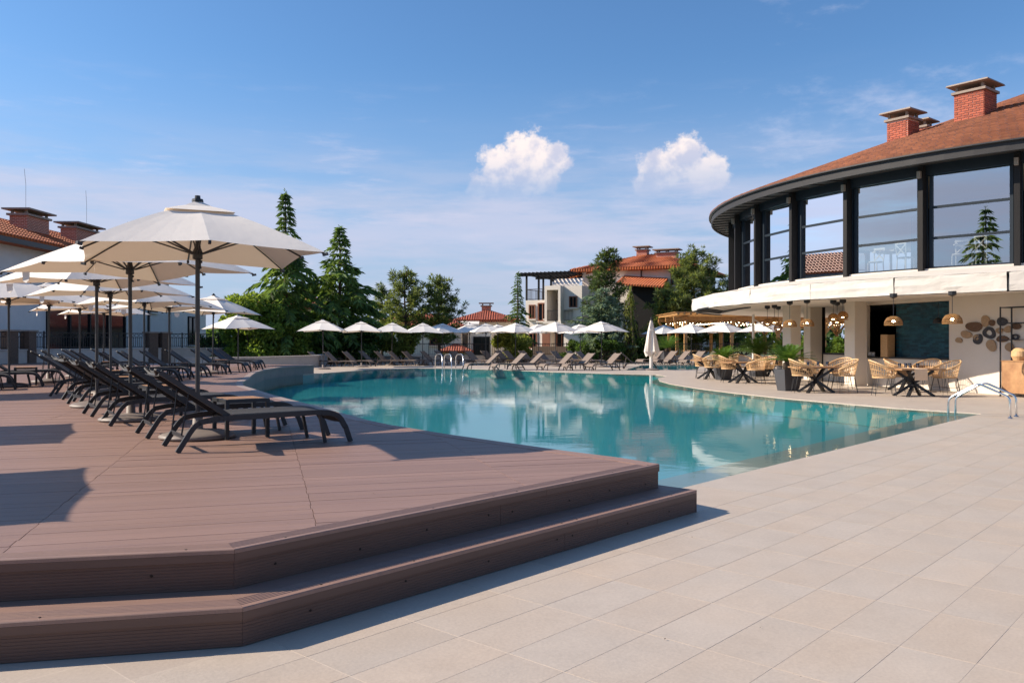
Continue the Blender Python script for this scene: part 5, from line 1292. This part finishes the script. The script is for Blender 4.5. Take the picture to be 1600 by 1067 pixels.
bush('green bush seen beyond the leftmost restaurant pillar', at(1250, 52), 2.0, .9, 2.1, M['lightgreen'], 29, .16, 5000, 16, group='shrubs behind the restaurant')
bush('dark shrubs below the left house behind the deck', at(333, 60), 1.8, .9, 2.1, M['hedge'], 30, .2, 4000, 14, group='shrubs along the far fence')
# trees that stand outside the picture and show only in the window glass
def mirrored(px, z, dist):
    """where something must stand to be seen in the window at px"""
    t = th_px(RF - .1, px); p = cp(RF - .1, t, z); n = Vector((cos(t), sin(t), 0)); d = (p - Vector((0, 0, 1.5))).normalized(); r_ = d - n * 2 * d.dot(n); q = p + r_ * (dist / sqrt(r_.x ** 2 + r_.y ** 2)); return Vector((q.x, q.y, 0))
conifer('deodar cedar outside the view on the left, mirrored in the big restaurant window', mirrored(1522, 5, 42), 11.2, 3.8, M['deodar'], 16, base=.05, droop=.3, rise=.2, spray=.8, dens=.7, power=1.0, per=6, gap=.8)
def woods(name, pts, h, mat, seed, n, leaf=.9):
    rd = random.Random(seed); m = MB()
    for i in range(n):
        k = rd.randrange(len(pts) - 1); p = Vector(pts[k]).lerp(Vector(pts[k + 1]), rd.random()); hh = h * (.55 + .45 * abs(mnoise.noise(Vector((p.x * .09, p.y * .09, seed))) * 1.6)); c = p + Vector((rd.uniform(-3, 3), rd.uniform(-3, 3), hh * rd.random() ** .8))
        d = rv(rd); diamond(m, c, d, d.orthogonal().normalized(), leaf * .35, leaf)
    m.build(name, mat, kind='stuff')
woods('distant_trees', [(-150, 130, 0), (-70, 125, 0), (0, 135, 0), (60, 130, 0), (150, 120, 0)], 5.0, M['hedge'], 3, 9000, 1.3)
woods('rear_trees', [(-120, -60, 0), (-40, -80, 0), (60, -80, 0)], 6.0, M['hedge'], 4, 2500, 1.8)

# ------------------------------------------------------------------ buildings
def hip(m, x0, x1, y0, y1, z, h, over=.7, ridge=.5, rz=None):
    x0 -= over; x1 += over; y0 -= over; y1 += over; ym = (y0 + y1) / 2; k = (y1 - y0) / 2 * ridge * 2 * .9
    a, b = (x0 + k, ym, z + h), (x1 - k, ym, z + h)
    if a[0] > b[0]: a = b = ((x0 + x1) / 2, ym, z + h)
    c = [(x0, y0, z), (x1, y0, z), (x1, y1, z), (x0, y1, z)]; m.quad(c[0], c[1], b, a); m.quad(c[2], c[3], a, b); m.tri(c[1], c[2], b); m.tri(c[3], c[0], a)
    u = [(p[0], p[1], z - .22) for p in c]; 
    for i in range(4): m.quad(u[i], u[(i + 1) % 4], c[(i + 1) % 4], c[i])
    m.quad(u[3], u[2], u[1], u[0])
def roof_rows(x0, x1, y0, y1, z, h, over, ridge, mat, parent, step=.34, side=True):
    """courses of clay pans as geometry on the two slopes that face the pool and the left"""
    x0 -= over; x1 += over; y0 -= over; y1 += over; ym = (y0 + y1) / 2; k = (y1 - y0) / 2 * ridge * 2 * .9
    a, b = Vector((x0 + k, ym, z + h)), Vector((x1 - k, ym, z + h))
    if a.x > b.x: a = b = Vector(((x0 + x1) / 2, ym, z + h))
    m = MB(); P = [(Vector((x0, y0, z)), Vector((x1, y0, z)), a, b)]
    if side: P += [(Vector((x0, y1, z)), Vector((x0, y0, z)), a, a), (Vector((x1, y0, z)), Vector((x1, y1, z)), b, b)]
    for p, q, u, v in P:
        d = (q - p).normalized(); nrow = int(((u + v) / 2 - (p + q) / 2).length / step); nn = d.cross(((u + v) / 2 - (p + q) / 2).normalized())
        if nn.z < 0: nn = -nn
        for r_ in range(nrow):
            f0, f1 = r_ / nrow, (r_ + 1.06) / nrow; l0, r0 = p.lerp(u, f0), q.lerp(v, f0); l1, r1 = p.lerp(u, min(1, f1)), q.lerp(v, min(1, f1)); n = max(1, int((r0 - l0).length / .26))
            for c in range(n):
                A, B = l0.lerp(r0, c / n), l0.lerp(r0, (c + 1) / n); ax = A.dot(d); lo1, hi1 = l1.dot(d), r1.dot(d)
                ta = min(max(A.dot(d), lo1), hi1); tb = min(max(B.dot(d), lo1), hi1)
                if tb - ta < .02: continue
                C_, D_ = l1 + d * (tb - lo1), l1 + d * (ta - lo1); mid0 = (A + B) / 2 + nn * .075; mid1 = (C_ + D_) / 2 + nn * .06; lo = nn * .03; li = nn * .012
                m.quad(A + lo, mid0, mid1, D_ + li); m.quad(mid0, B + lo, C_ + li, mid1); m.tri(A, B, mid0)
    m.build('roof_tiles', mat, parent, kind='stuff')
def win(parent, x, y, z, w, h, d='y', fr='frame_brown', depth=.16, sill=True, bars=1):
    """frame standing slightly proud of the wall with a recessed pane; d = wall normal axis (-y or -x/+x)"""
    f = MB(); t = .10
    def B(cx, cz, sx, sz, dy, off):
        if d == 'y': f.box((x + cx, y - off, z + cz), (sx, dy, sz))
        elif d == 'x': f.box((x + off, y + cx, z + cz), (dy, sx, sz))
        else: f.box((x - off, y + cx, z + cz), (dy, sx, sz))
    B(-w / 2 + t / 2, h / 2, t, h, .12, .045); B(w / 2 - t / 2, h / 2, t, h, .12, .045); B(0, t / 2, w - 2 * t, t, .12, .045); B(0, h - t / 2, w - 2 * t, t, .12, .045)
    for k in range(bars): B(-w / 2 + w * (k + 1) / (bars + 1), h / 2, .07, h - 2 * t, .10, .045)
    o = f.build('window', M[fr], parent); g = MB(); f = g; B(0, h / 2, w - 2 * t, h - 2 * t, .03, .012); g.build('pane', M['glass_dark'], o)
    if sill: f = s_ = MB(); B(0, -.05, w + .2, .09, .22, .10); s_.build('sill', M['white_wall'], o)
    return o
def slab_chimney(parent, x, y, z0, w, d, h):
    c = MB().box((x, y, z0 + h / 2), (w, d, h)).build('chimney', M['far_brick'], parent)
    MB().box((x, y, z0 + h + .06), (w + .25, d + .25, .12)).build('chimney_collar', M['concrete'], c)
    s_ = MB(); n = max(2, int(w / .7) + 1)
    for k in range(n):
        for e in (-1, 1): s_.box((x - w / 2 + .1 + (w - .2) * k / (n - 1), y + e * (d / 2 - .1), z0 + h + .22), (.12, .12, .20))
    s_.build('cap_support', M['concrete'], c); MB().box((x, y, z0 + h + .36), (w + .6, d + .6, .09)).build('chimney_cap', M['concrete'], c)
def rail(parent, p, q, h=.95, gap=.14, name='balcony_railing', mat='iron', deco=False):
    p, q = Vector(p), Vector(q); m = MB(); L_ = (q - p).length; n = int(L_ / gap)
    m.bar(p + Vector((0, 0, h)), q + Vector((0, 0, h)), .06, .05); m.bar(p + Vector((0, 0, .10)), q + Vector((0, 0, .10)), .04, .04)
    for k in range(n + 1): c = p.lerp(q, k / n); m.bar(c + Vector((0, 0, .10)), c + Vector((0, 0, h)), .022, .022)
    return m.build(name, M[mat], parent)
# the villa in the middle
VX = .0591
vl = thing('villa', 'cream three storey villa with orange tiled hip roofs, balcony and rooftop pergola', 'house', (1.0, 83.0, 0), radians(-25)); vl.scale = (1.05,) * 3
def vw(name, x0, x1, y0, y1, z0, z1, mat='villa_wall'): return MB().box(((x0 + x1) / 2, (y0 + y1) / 2, (z0 + z1) / 2), (x1 - x0, y1 - y0, z1 - z0)).build(name, M[mat], vl)
vw('wall', 1.25, 3.70, -2.0, 6, 0, 5.15); vw('wall', 5.2, 6.9, -2.6, 6, 0, 6.32); vw('wall', 3.70, 5.2, -1.0, 6, 0, 6.2)
vw('bay_wall', 3.70, 3.92, -3.4, -1.0, 3.2, 6.32); vw('bay_wall', 4.98, 5.2, -3.4, -2.6, 3.2, 6.32); vw('bay_lintel', 3.92, 4.98, -3.4, -1.0, 5.95, 6.32); vw('balcony_floor', 3.60, 5.3, -3.5, -1.0, 3.0, 3.2)
rail(vl, (3.95, -3.38, 3.2), (4.95, -3.38, 3.2), .95, .12); rail(vl, (5.3, -2.75, 3.2), (6.1, -2.75, 3.2), .95, .12)
vw('wall', 5.6, 15.4, 1.0, 12.5, 0, 7.95); vw('wall', 6.9, 10.8, -.6, 1.0, 0, 6.6)
vw('timber_wall', 11.0, 13.4, -.9, 1.0, 0, 6.25, 'dark_timber'); vw('wall', 13.4, 16.4, -.2, 1.0, 0, 4.4)
m = MB(); hip(m, 5.6, 15.4, 1.0, 12.5, 8.0, 1.75, .9, .42); m.build('roof', M['clay'], vl); roof_rows(5.6, 15.4, 1.0, 12.5, 8.0, 1.75, .9, .42, M['clay'], vl)
m = MB(); m.quad((3.2, 2.0, 7.25), (8.2, .2, 8.12), (9.2, 6.5, 9.4), (5.0, 6.5, 8.6)); m.quad((5.0, 6.5, 8.5), (9.2, 6.5, 9.3), (8.2, .2, 7.95), (3.2, 2.0, 7.1)); m.quad((3.2, 2.0, 7.1), (8.2, .2, 7.95), (8.2, .2, 8.12), (3.2, 2.0, 7.25)); m.build('side_roof', M['clay'], vl)
m = MB(); m.quad((9.8, -2.2, 6.45), (14.0, -2.0, 6.1), (13.6, 1.0, 7.0), (9.6, 1.0, 7.35)); m.quad((9.6, 1.0, 7.2), (13.6, 1.0, 6.85), (14.0, -2.0, 5.95), (9.8, -2.2, 6.3)); m.quad((9.8, -2.2, 6.3), (14.0, -2.0, 5.95), (14.0, -2.0, 6.1), (9.8, -2.2, 6.45)); m.build('porch_roof', M['clay'], vl)
slab_chimney(vl, 12.5, 5.0, 8.4, 1.9, .9, 1.15); slab_chimney(vl, 9.7, 6.6, 8.9, 1.0, .9, 1.2); MB().tube([(4.6, 4.5, 8.0), (4.6, 4.5, 8.6)], .09, 8).build('vent_pipe', M['concrete'], vl)
for x in (1.9, 2.95, 3.45): win(vl, x, -2.0, 3.45 if x != 2.95 else 3.25, .62 if x != 2.95 else .95, 1.3 if x != 2.95 else 1.65)
win(vl, 1.3, -.3, 3.5, .6, 1.4, 'xn') if False else None
win(vl, 6.1, -2.6, 4.4, .75, 1.0); win(vl, 4.25, -1.0, 3.3, .5, 1.9, fr='frame_brown', sill=False, bars=0); win(vl, 14.2, 1.0, 6.35, .7, 1.05); win(vl, 15.0, 1.0, 6.35, .5, 1.05); win(vl, 4.4, -1.0, .25, 1.1, 2.1, sill=False); win(vl, 2.0, -2.0, .8, .8, 1.4); win(vl, 13.9, -.2, 2.6, .6, 1.1); win(vl, 8.6, -.6, 3.9, 1.0, 1.5)
vw('door_leaf', 2.9, 3.65, -2.08, -2.0, .1, 2.3, 'frame_brown'); vw('terrace_wall', 3.0, 6.8, -4.6, -4.4, 0, 1.0, 'stone'); vw('porch_slab', .8, 5.6, -4.4, -2.0, -.1, .12, 'low_wall')
rail(vl, (1.3, -1.95, 5.15), (3.65, -1.95, 5.15), 1.0, .13); rail(vl, (1.3, -1.95, 5.15), (1.3, 5.5, 5.15), 1.0, .25)
for x, y in ((1.3, -1.9), (2.5, -1.9), (3.7, -1.9), (1.3, 2), (1.3, 5.5)): MB().box((x, y, 6.3), (.15, .15, 2.3)).build('pergola_post', M['dark_timber'], vl)
for y in (-2.0, 1.8, 5.6): MB().bar((.6, y, 7.42), (6.0, y, 7.42), .14, .2).build('pergola_beam', M['dark_timber'], vl)
for k in range(14): MB().bar((.7 + .38 * k, -2.7, 7.58), (.7 + .38 * k, 6, 7.58), .08, .12).build('pergola_slat', M['dark_timber'], vl)
m = MB(); m.quad((3.7, -1.9, 6.55), (6.4, -1.9, 6.55), (6.4, -.7, 7.1), (3.7, -.7, 7.1)); m.quad((3.7, -1.9, 6.25), (6.4, -1.9, 6.25), (6.4, -1.9, 6.55), (3.7, -1.9, 6.55)); m.build('striped_awning', M['canopy'], vl)
MB().tube([(11.2, .93, 7.8), (11.2, .93, 7.0), (11.0, .93, 6.8)], .06, 6).build('downpipe', M['pole'], vl)
# low red-roofed house left of the villa
hs = thing('small_house', 'low pale house with red hip roof between the pines and the cypress', 'house', (0, 88, 0))
MB().box((-2.6, 4, 1.5), (5.6, 7, 4.6)).build('wall', M['villa_wall'], hs); MB().box((-3.3, -.6, 1.0), (2.4, 2.2, 2.9)).build('porch_wall', M['white_wall'], hs)
m = MB(); hip(m, -5.6, .2, .5, 8, 3.75, 1.2, .6, .5); m.build('roof', M['clay_red'], hs); roof_rows(-5.6, .2, .5, 8, 3.75, 1.2, .6, .5, M['clay_red'], hs)
slab_chimney(hs, -2.8, 4.2, 4.5, 1.0, .8, .8); win(hs, -3.1, -1.7, .1, 1.7, 1.9, sill=False, fr='dark_timber'); win(hs, -1.0, .5, 1.3, 1.0, 1.3); 
m = MB(); hip(m, -7.0, -4.2, -5, -2.2, .6, .7, .3, .5); m.build('porch_roof', M['clay_red'], hs); MB().box((-5.6, -3.6, .15), (2.5, 2.5, .85)).build('porch_base', M['villa_wall'], hs)
m = MB(); m.quad((-5.9, -1.2, 3.3), (-3.4, -1.2, 3.3), (-3.4, .4, 3.75), (-5.9, .4, 3.75)); m.quad((-5.9, -1.2, 3.05), (-3.4, -1.2, 3.05), (-3.4, -1.2, 3.3), (-5.9, -1.2, 3.3)); m.build('awning', M['canopy_white'], hs)
# house whose roof shows between the cedars
h2 = thing('house_behind_cedars', 'house mostly hidden by the cedars, only its red roof showing', 'house', (-24.2, 86, 0))
MB().box((0, 4, 2.5), (10, 7, 5)).build('wall', M['villa_wall'], h2); m = MB(); hip(m, -5, 5, .5, 7.5, 5.0, 1.7, .8, .5); m.build('roof', M['clay_red'], h2); roof_rows(-5, 5, .5, 7.5, 5.0, 1.7, .8, .5, M['clay_red'], h2); win(h2, -2, .5, 2.3, 1.4, 1.5); win(h2, 2, .5, 2.3, 1.4, 1.5)
h3 = thing('garden_house', 'small house with red roof glimpsed below the pines', 'house', (-9.6, 84, 0)); MB().box((0, 3, 1.3), (9, 5, 3.4)).build('wall', M['villa_wall'], h3)
m = MB(); hip(m, -4.5, 4.5, .5, 5.5, 3.0, 1.3, .5, .5); m.build('roof', M['clay_red'], h3); roof_rows(-4.5, 4.5, .5, 5.5, 3.0, 1.3, .5, .5, M['clay_red'], h3); win(h3, -1, .5, 1.1, 1.3, 1.2); win(h3, 2, .5, 1.1, 1.3, 1.2)
# house on the left behind the deck; its long wall runs away from the camera
lh = thing('left_house', 'pale blue-grey house with clay roof, chimneys and wide dark glazing at the left', 'house', (-26, 0, 0))
MB().box((-4.5, 52.5, 3.5), (9, 23, 7.0)).build('wall', M['shade_wall'], lh); MB().box((-2, 67.6, 2.4), (4.4, 7.2, 4.8)).build('side_wing', M['shade_wall'], lh)
m = MB()
zt, zr = 6.75, 8.75
E_ = [Vector((.95, 40, zt)), Vector((.95, 65.0, zt)), Vector((-10, 65.0, zt)), Vector((-10, 40, zt))]; ra, rb = Vector((-4.5, 40, zr)), Vector((-4.5, 59.5, zr))
m.quad(E_[0], E_[1], rb, ra); m.quad(E_[2], E_[3], ra, rb); m.tri(E_[1], E_[2], rb); u = [p - Vector((0, 0, .28)) for p in E_]
for i in range(4): m.quad(u[i], u[(i + 1) % 4], E_[(i + 1) % 4], E_[i])
m.quad(u[3], u[2], u[1], u[0]); m.build('roof', M['clay'], lh)
m = MB(); slope = (ra - E_[0]).normalized()
for p, q, u_, v_ in ((E_[0], E_[1], ra, rb),):
    d = (q - p).normalized(); nrow = 15; nn = Vector((.35, 0, .94)).normalized()
    for r_ in range(nrow):
        f0, f1 = r_ / nrow, (r_ + 1.08) / nrow; y1 = q.y + (v_.y - q.y) * f0; n = int((y1 - 40.02) / .28)
        for c in range(n):
            A = p.lerp(u_, f0); A.y = 40.02 + c * .28; B = A.copy(); B.y += .28; C_ = p.lerp(u_, min(1, f1)); C_.y = B.y; D_ = C_.copy(); D_.y = A.y
            m0 = (A + B) / 2 + nn * .14; m1 = (C_ + D_) / 2 + nn * .11; lo = nn * .05; li = nn * .02; m.quad(A + lo, m0, m1, D_ + li); m.quad(m0, B + lo, C_ + li, m1); m.tri(A, B, m0)
m.build('roof_tiles', M['clay'], lh, kind='stuff')
MB().box((.99, 52.5, zt - .19), (.12, 25.2, .24)).build('gutter', M['pole'], lh)
for y, w_ in ((49.4, 2.3), (55.2, 3.0)): slab_chimney(lh, -2.2, y, 7.35, 1.0, w_, 1.35)
for y in (49, 56): MB().tube([(-2.2, y, 9.2), (-2.2, y, 10.6), (-2.0, y - .5, 11.4)], .010, 4).build('aerial', M['pole'], lh)
g = MB()
for k in range(5): g.box((.05, 47.2 + 2.35 * k, 1.95), (.14, .16, 2.9))
g.box((.05, 51.9, 3.35), (.14, 9.5, .16)); g.box((.05, 51.9, .55), (.14, 9.5, .12)); wn_ = g.build('window', M['dark_timber'], lh)
for k in range(4): MB().box((.015, 48.375 + 2.35 * k, 1.94), (.05, 2.15, 2.66)).build('pane', M['glass_dark'], wn_)
for y in (61.2,): win(lh, 0, y, 3.6, 1.2, 1.2, 'x', 'dark_timber')
win(lh, .2, 68.2, 1.2, 2.0, 2.3, 'x', 'dark_timber'); win(lh, 0, 41.5, 3.9, 1.6, 1.5, 'x', 'dark_timber'); win(lh, 0, 44.8, 3.9, 1.4, 1.5, 'x', 'dark_timber')
MB().box((.08, 60.3, 2.4), (.14, .12, 4.8)).build('downpipe', M['pole'], lh)

# ------------------------------------------------------------------ walls and railings round the terrace
lw = tag(MB().build('low_wall', M['low_wall']), 'long low rendered wall carrying the iron railing behind the deck', 'wall')
def wallrun(pts, h, th, lab, name='low_wall', z0=0):
    m = MB(); m.strip([Vector((p[0], p[1], z0)) for p in pts], [(-th / 2, 0), (-th / 2, h), (th / 2, h), (th / 2, 0)]); m.strip([Vector((p[0], p[1], z0)) for p in pts], [(-th / 2 - .04, h + .002), (-th / 2 - .04, h + .06), (th / 2 + .04, h + .06), (th / 2 + .04, h + .002)])
    return tag(m.build(name, M['low_wall']), lab, 'wall')
bpy.data.objects.remove(lw)
LWP = [(-25.3, 30), (-24.6, 44.4), (-20.5, 52.5), (-17.2, 56)]
wallrun(LWP, 1.05, .3, 'pale low wall under the railing with brown piers on the left')
FWP = [(-17.2, 56), (-15.5, 59.3), (-6, 61.0), (4, 61.8), (14, 62.5), (22, 62.5)]
wallrun(FWP, .42, .35, 'pale low wall under the dark railing along the far side')
wallrun([(-17, 42.9), (-13.6, 45.4), (-11.7, 50.2), (-12.2, 55)], .62, .4, 'pale curved planter wall between the deck end and the far loungers')
def fence(p, q, z, h, lab, deco, group):
    p, q = Vector((p[0], p[1], 0)), Vector((q[0], q[1], 0)); L_ = (q - p).length; n = max(1, round(L_ / 2.4)); d = (q - p) / n
    for k in range(n):
        r = thing('iron_railing', lab % ORD[k % 18] if '%' in lab else lab, 'railing', p + d * k + Vector((0, 0, z)), atan2(d.y, d.x), group); l = d.length
        MB().bar((0, 0, h), (l, 0, h), .05, .045).build('top_rail', M['iron'], r); MB().bar((0, 0, .08), (l, 0, .08), .035, .035).build('bottom_rail', M['iron'], r)
        MB().bar((0, 0, 0), (0, 0, h + .08), .06, .06).build('post', M['iron'], r); m = MB(); nn = int(l / .135)
        top = h - .02 if not deco else h * .72
        for i in range(1, nn): m.bar((l * i / nn, 0, .09), (l * i / nn, 0, top), .022, .022)
        if deco:
            m.bar((0, 0, h * .72), (l, 0, h * .72), .03, .03)
            for i in range(int(l / .3)): x0, x1 = .3 * i, .3 * i + .3; m.bar((x0, 0, h * .72), (x1, 0, h), .016); m.bar((x0, 0, h), (x1, 0, h * .72), .016)
        else:
            for i in range(0, nn - 1, 2):
                c = Vector((l * (i + .5) / nn, 0, h - .14)); m.tube([c + Vector((l / nn * .5 * cos(pi * j / 4), 0, .10 * sin(pi * j / 4))) for j in range(5)], .011, 3, False)
        m.build('pickets', M['iron'], r, kind='stuff')
for i in range(len(LWP) - 1): fence(LWP[i], LWP[i + 1], 1.11, .86, ('railing panel with crossed top on the left wall, %s from the front', 'railing panel with crossed top before the house glazing, %s from the left', 'railing panel with crossed top nearest the bright bush, %s from the left')[i], True, 'railing panels on the left wall')
for i in range(len(FWP) - 1): fence(FWP[i], FWP[i + 1], .48, .86, 'dark railing panel behind the far loungers, %s in the ' + ('corner run', 'run under the cedars', 'run before the small house', 'run before the villa', 'run behind the pergola')[i], False, 'dark railing panels along the far side')
pr0 = None
for k, (px, lab) in enumerate(((15, 'brown stone pier in the left railing, leftmost'), (44, 'brown stone pier in the left railing, second from the left'), (236, 'brown stone pier in the left railing, left of the small window'), (256, 'brown stone pier in the left railing, below the small window'))):
    u = (px - 800) / F
    for i in range(len(LWP) - 1):
        a, b = Vector(LWP[i]), Vector(LWP[i + 1]); d = b - a; den = d.x - u * d.y
        t = (u * a.y - a.x) / den
        if 0 <= t <= 1:
            p = a + d * t
            if pr0 is None: pr0 = thing('stone_pier', lab, 'pier', (p.x, p.y, 0), atan2(d.y, d.x), 'brown stone piers in the left railing'); MB().box((0, 0, 1.0), (.62, .5, 2.0)).build('shaft', M['stone'], pr0); MB().box((0, 0, 2.04), (.76, .64, .08)).build('cap', M['concrete'], pr0)
            else: dup(pr0, (p.x, p.y, 0), atan2(d.y, d.x), lab)
            break

# ------------------------------------------------------------------ timber pergola with bulb strings
pg = thing('timber_pergola', 'large honey-coloured timber pergola with forked posts behind the restaurant terrace', 'pergola', (12.7, 63.6, 0), 0); pg.scale = (1.15,) * 3
X0, X1, Y0, Y1 = 0.0, 13.0, 0.0, 6.6
for ix in range(5):
    for iy in range(3):
        x, y = X0 + .4 + (X1 - .8) * ix / 4, Y0 + .4 + (Y1 - .8) * iy / 2; p = MB().box((x, y, 1.35), (.20, .20, 2.7)).build('post', M['pine_wood'], pg)
        for dx, dy in ((1, 0), (-1, 0), (0, 1), (0, -1)):
            MB().bar((x + dx * .08, y + dy * .08, 1.85), (x + dx * .75, y + dy * .75, 2.68), .12, .12).build('brace', M['pine_wood'], pg)
for iy in range(3): y = Y0 + .4 + (Y1 - .8) * iy / 2; MB().bar((X0 - .4, y, 2.82), (X1 + .4, y, 2.82), .16, .24).build('beam', M['pine_wood'], pg)
for ix in range(4): x = X0 + .4 + (X1 - .8) * ix / 3; MB().bar((x, Y0 - .6, 2.98), (x, Y1 + .6, 2.98), .14, .08).build('cross_beam', M['pine_wood'], pg)
for k in range(34): x = X0 - .3 + (X1 + .6) * k / 33; MB().bar((x, Y0 - .7, 3.10), (x, Y1 + .7, 3.10), .10, .15).build('rafter', M['pine_wood'], pg)
for k in range(24): y = Y0 - .6 + (Y1 + 1.2) * k / 23; MB().bar((X0 - .5, y, 3.21), (X1 + .5, y, 3.21), .22, .04).build('batten', M['pine_wood'], pg)
b0 = None
for k in range(9):
    y = Y0 - .2 + .85 * k; s_ = thing('bulb_string', 'string of warm bulbs under the pergola roof, %s row from the front' % ORD[k], 'string light', (12.7, 63.6 + y * 1.15, 0), 0, 'bulb strings under the pergola'); s_.scale = (1.15,) * 3
    n = 26; pts = [Vector((X0 + (X1 - X0) * i / n, 0, 2.66 - .16 * abs(sin(pi * i * 4 / n)))) for i in range(n + 1)]; MB().tube(pts, .008, 3, False).build('cable', M['black_metal'], s_); m = MB()
    for i in range(n):
        c = pts[i].lerp(pts[i + 1], .5); m.lathe([(0, -.10), (.026, -.07), (.026, -.04), (.0, -.01)], 6, c)
    m.build('bulbs', M['bulb_far'], s_, kind='stuff')
wp = tag(MB().tube([(0, 0, 0), (0, 0, 2.9)], .06, 10).bar((0, 0, 2.6), (.9, 0, 2.1), .05, .05).build('awning_pole', M['paint_white']), 'white metal pole with a slanting arm before the pergola', 'pole'); wp.location = at(1177, 41.5)
# dining sets in the shade of the pergola
for k in range(8):
    x = 14.6 + 3.4 * (k % 4); y = 65.5 + 3.6 * (k // 4); s_ = dup(tbl[1], (x, y, .0), .2 * k, 'oak table in the shade of the timber pergola, %s' % ORD[k], 'tables under the pergola')
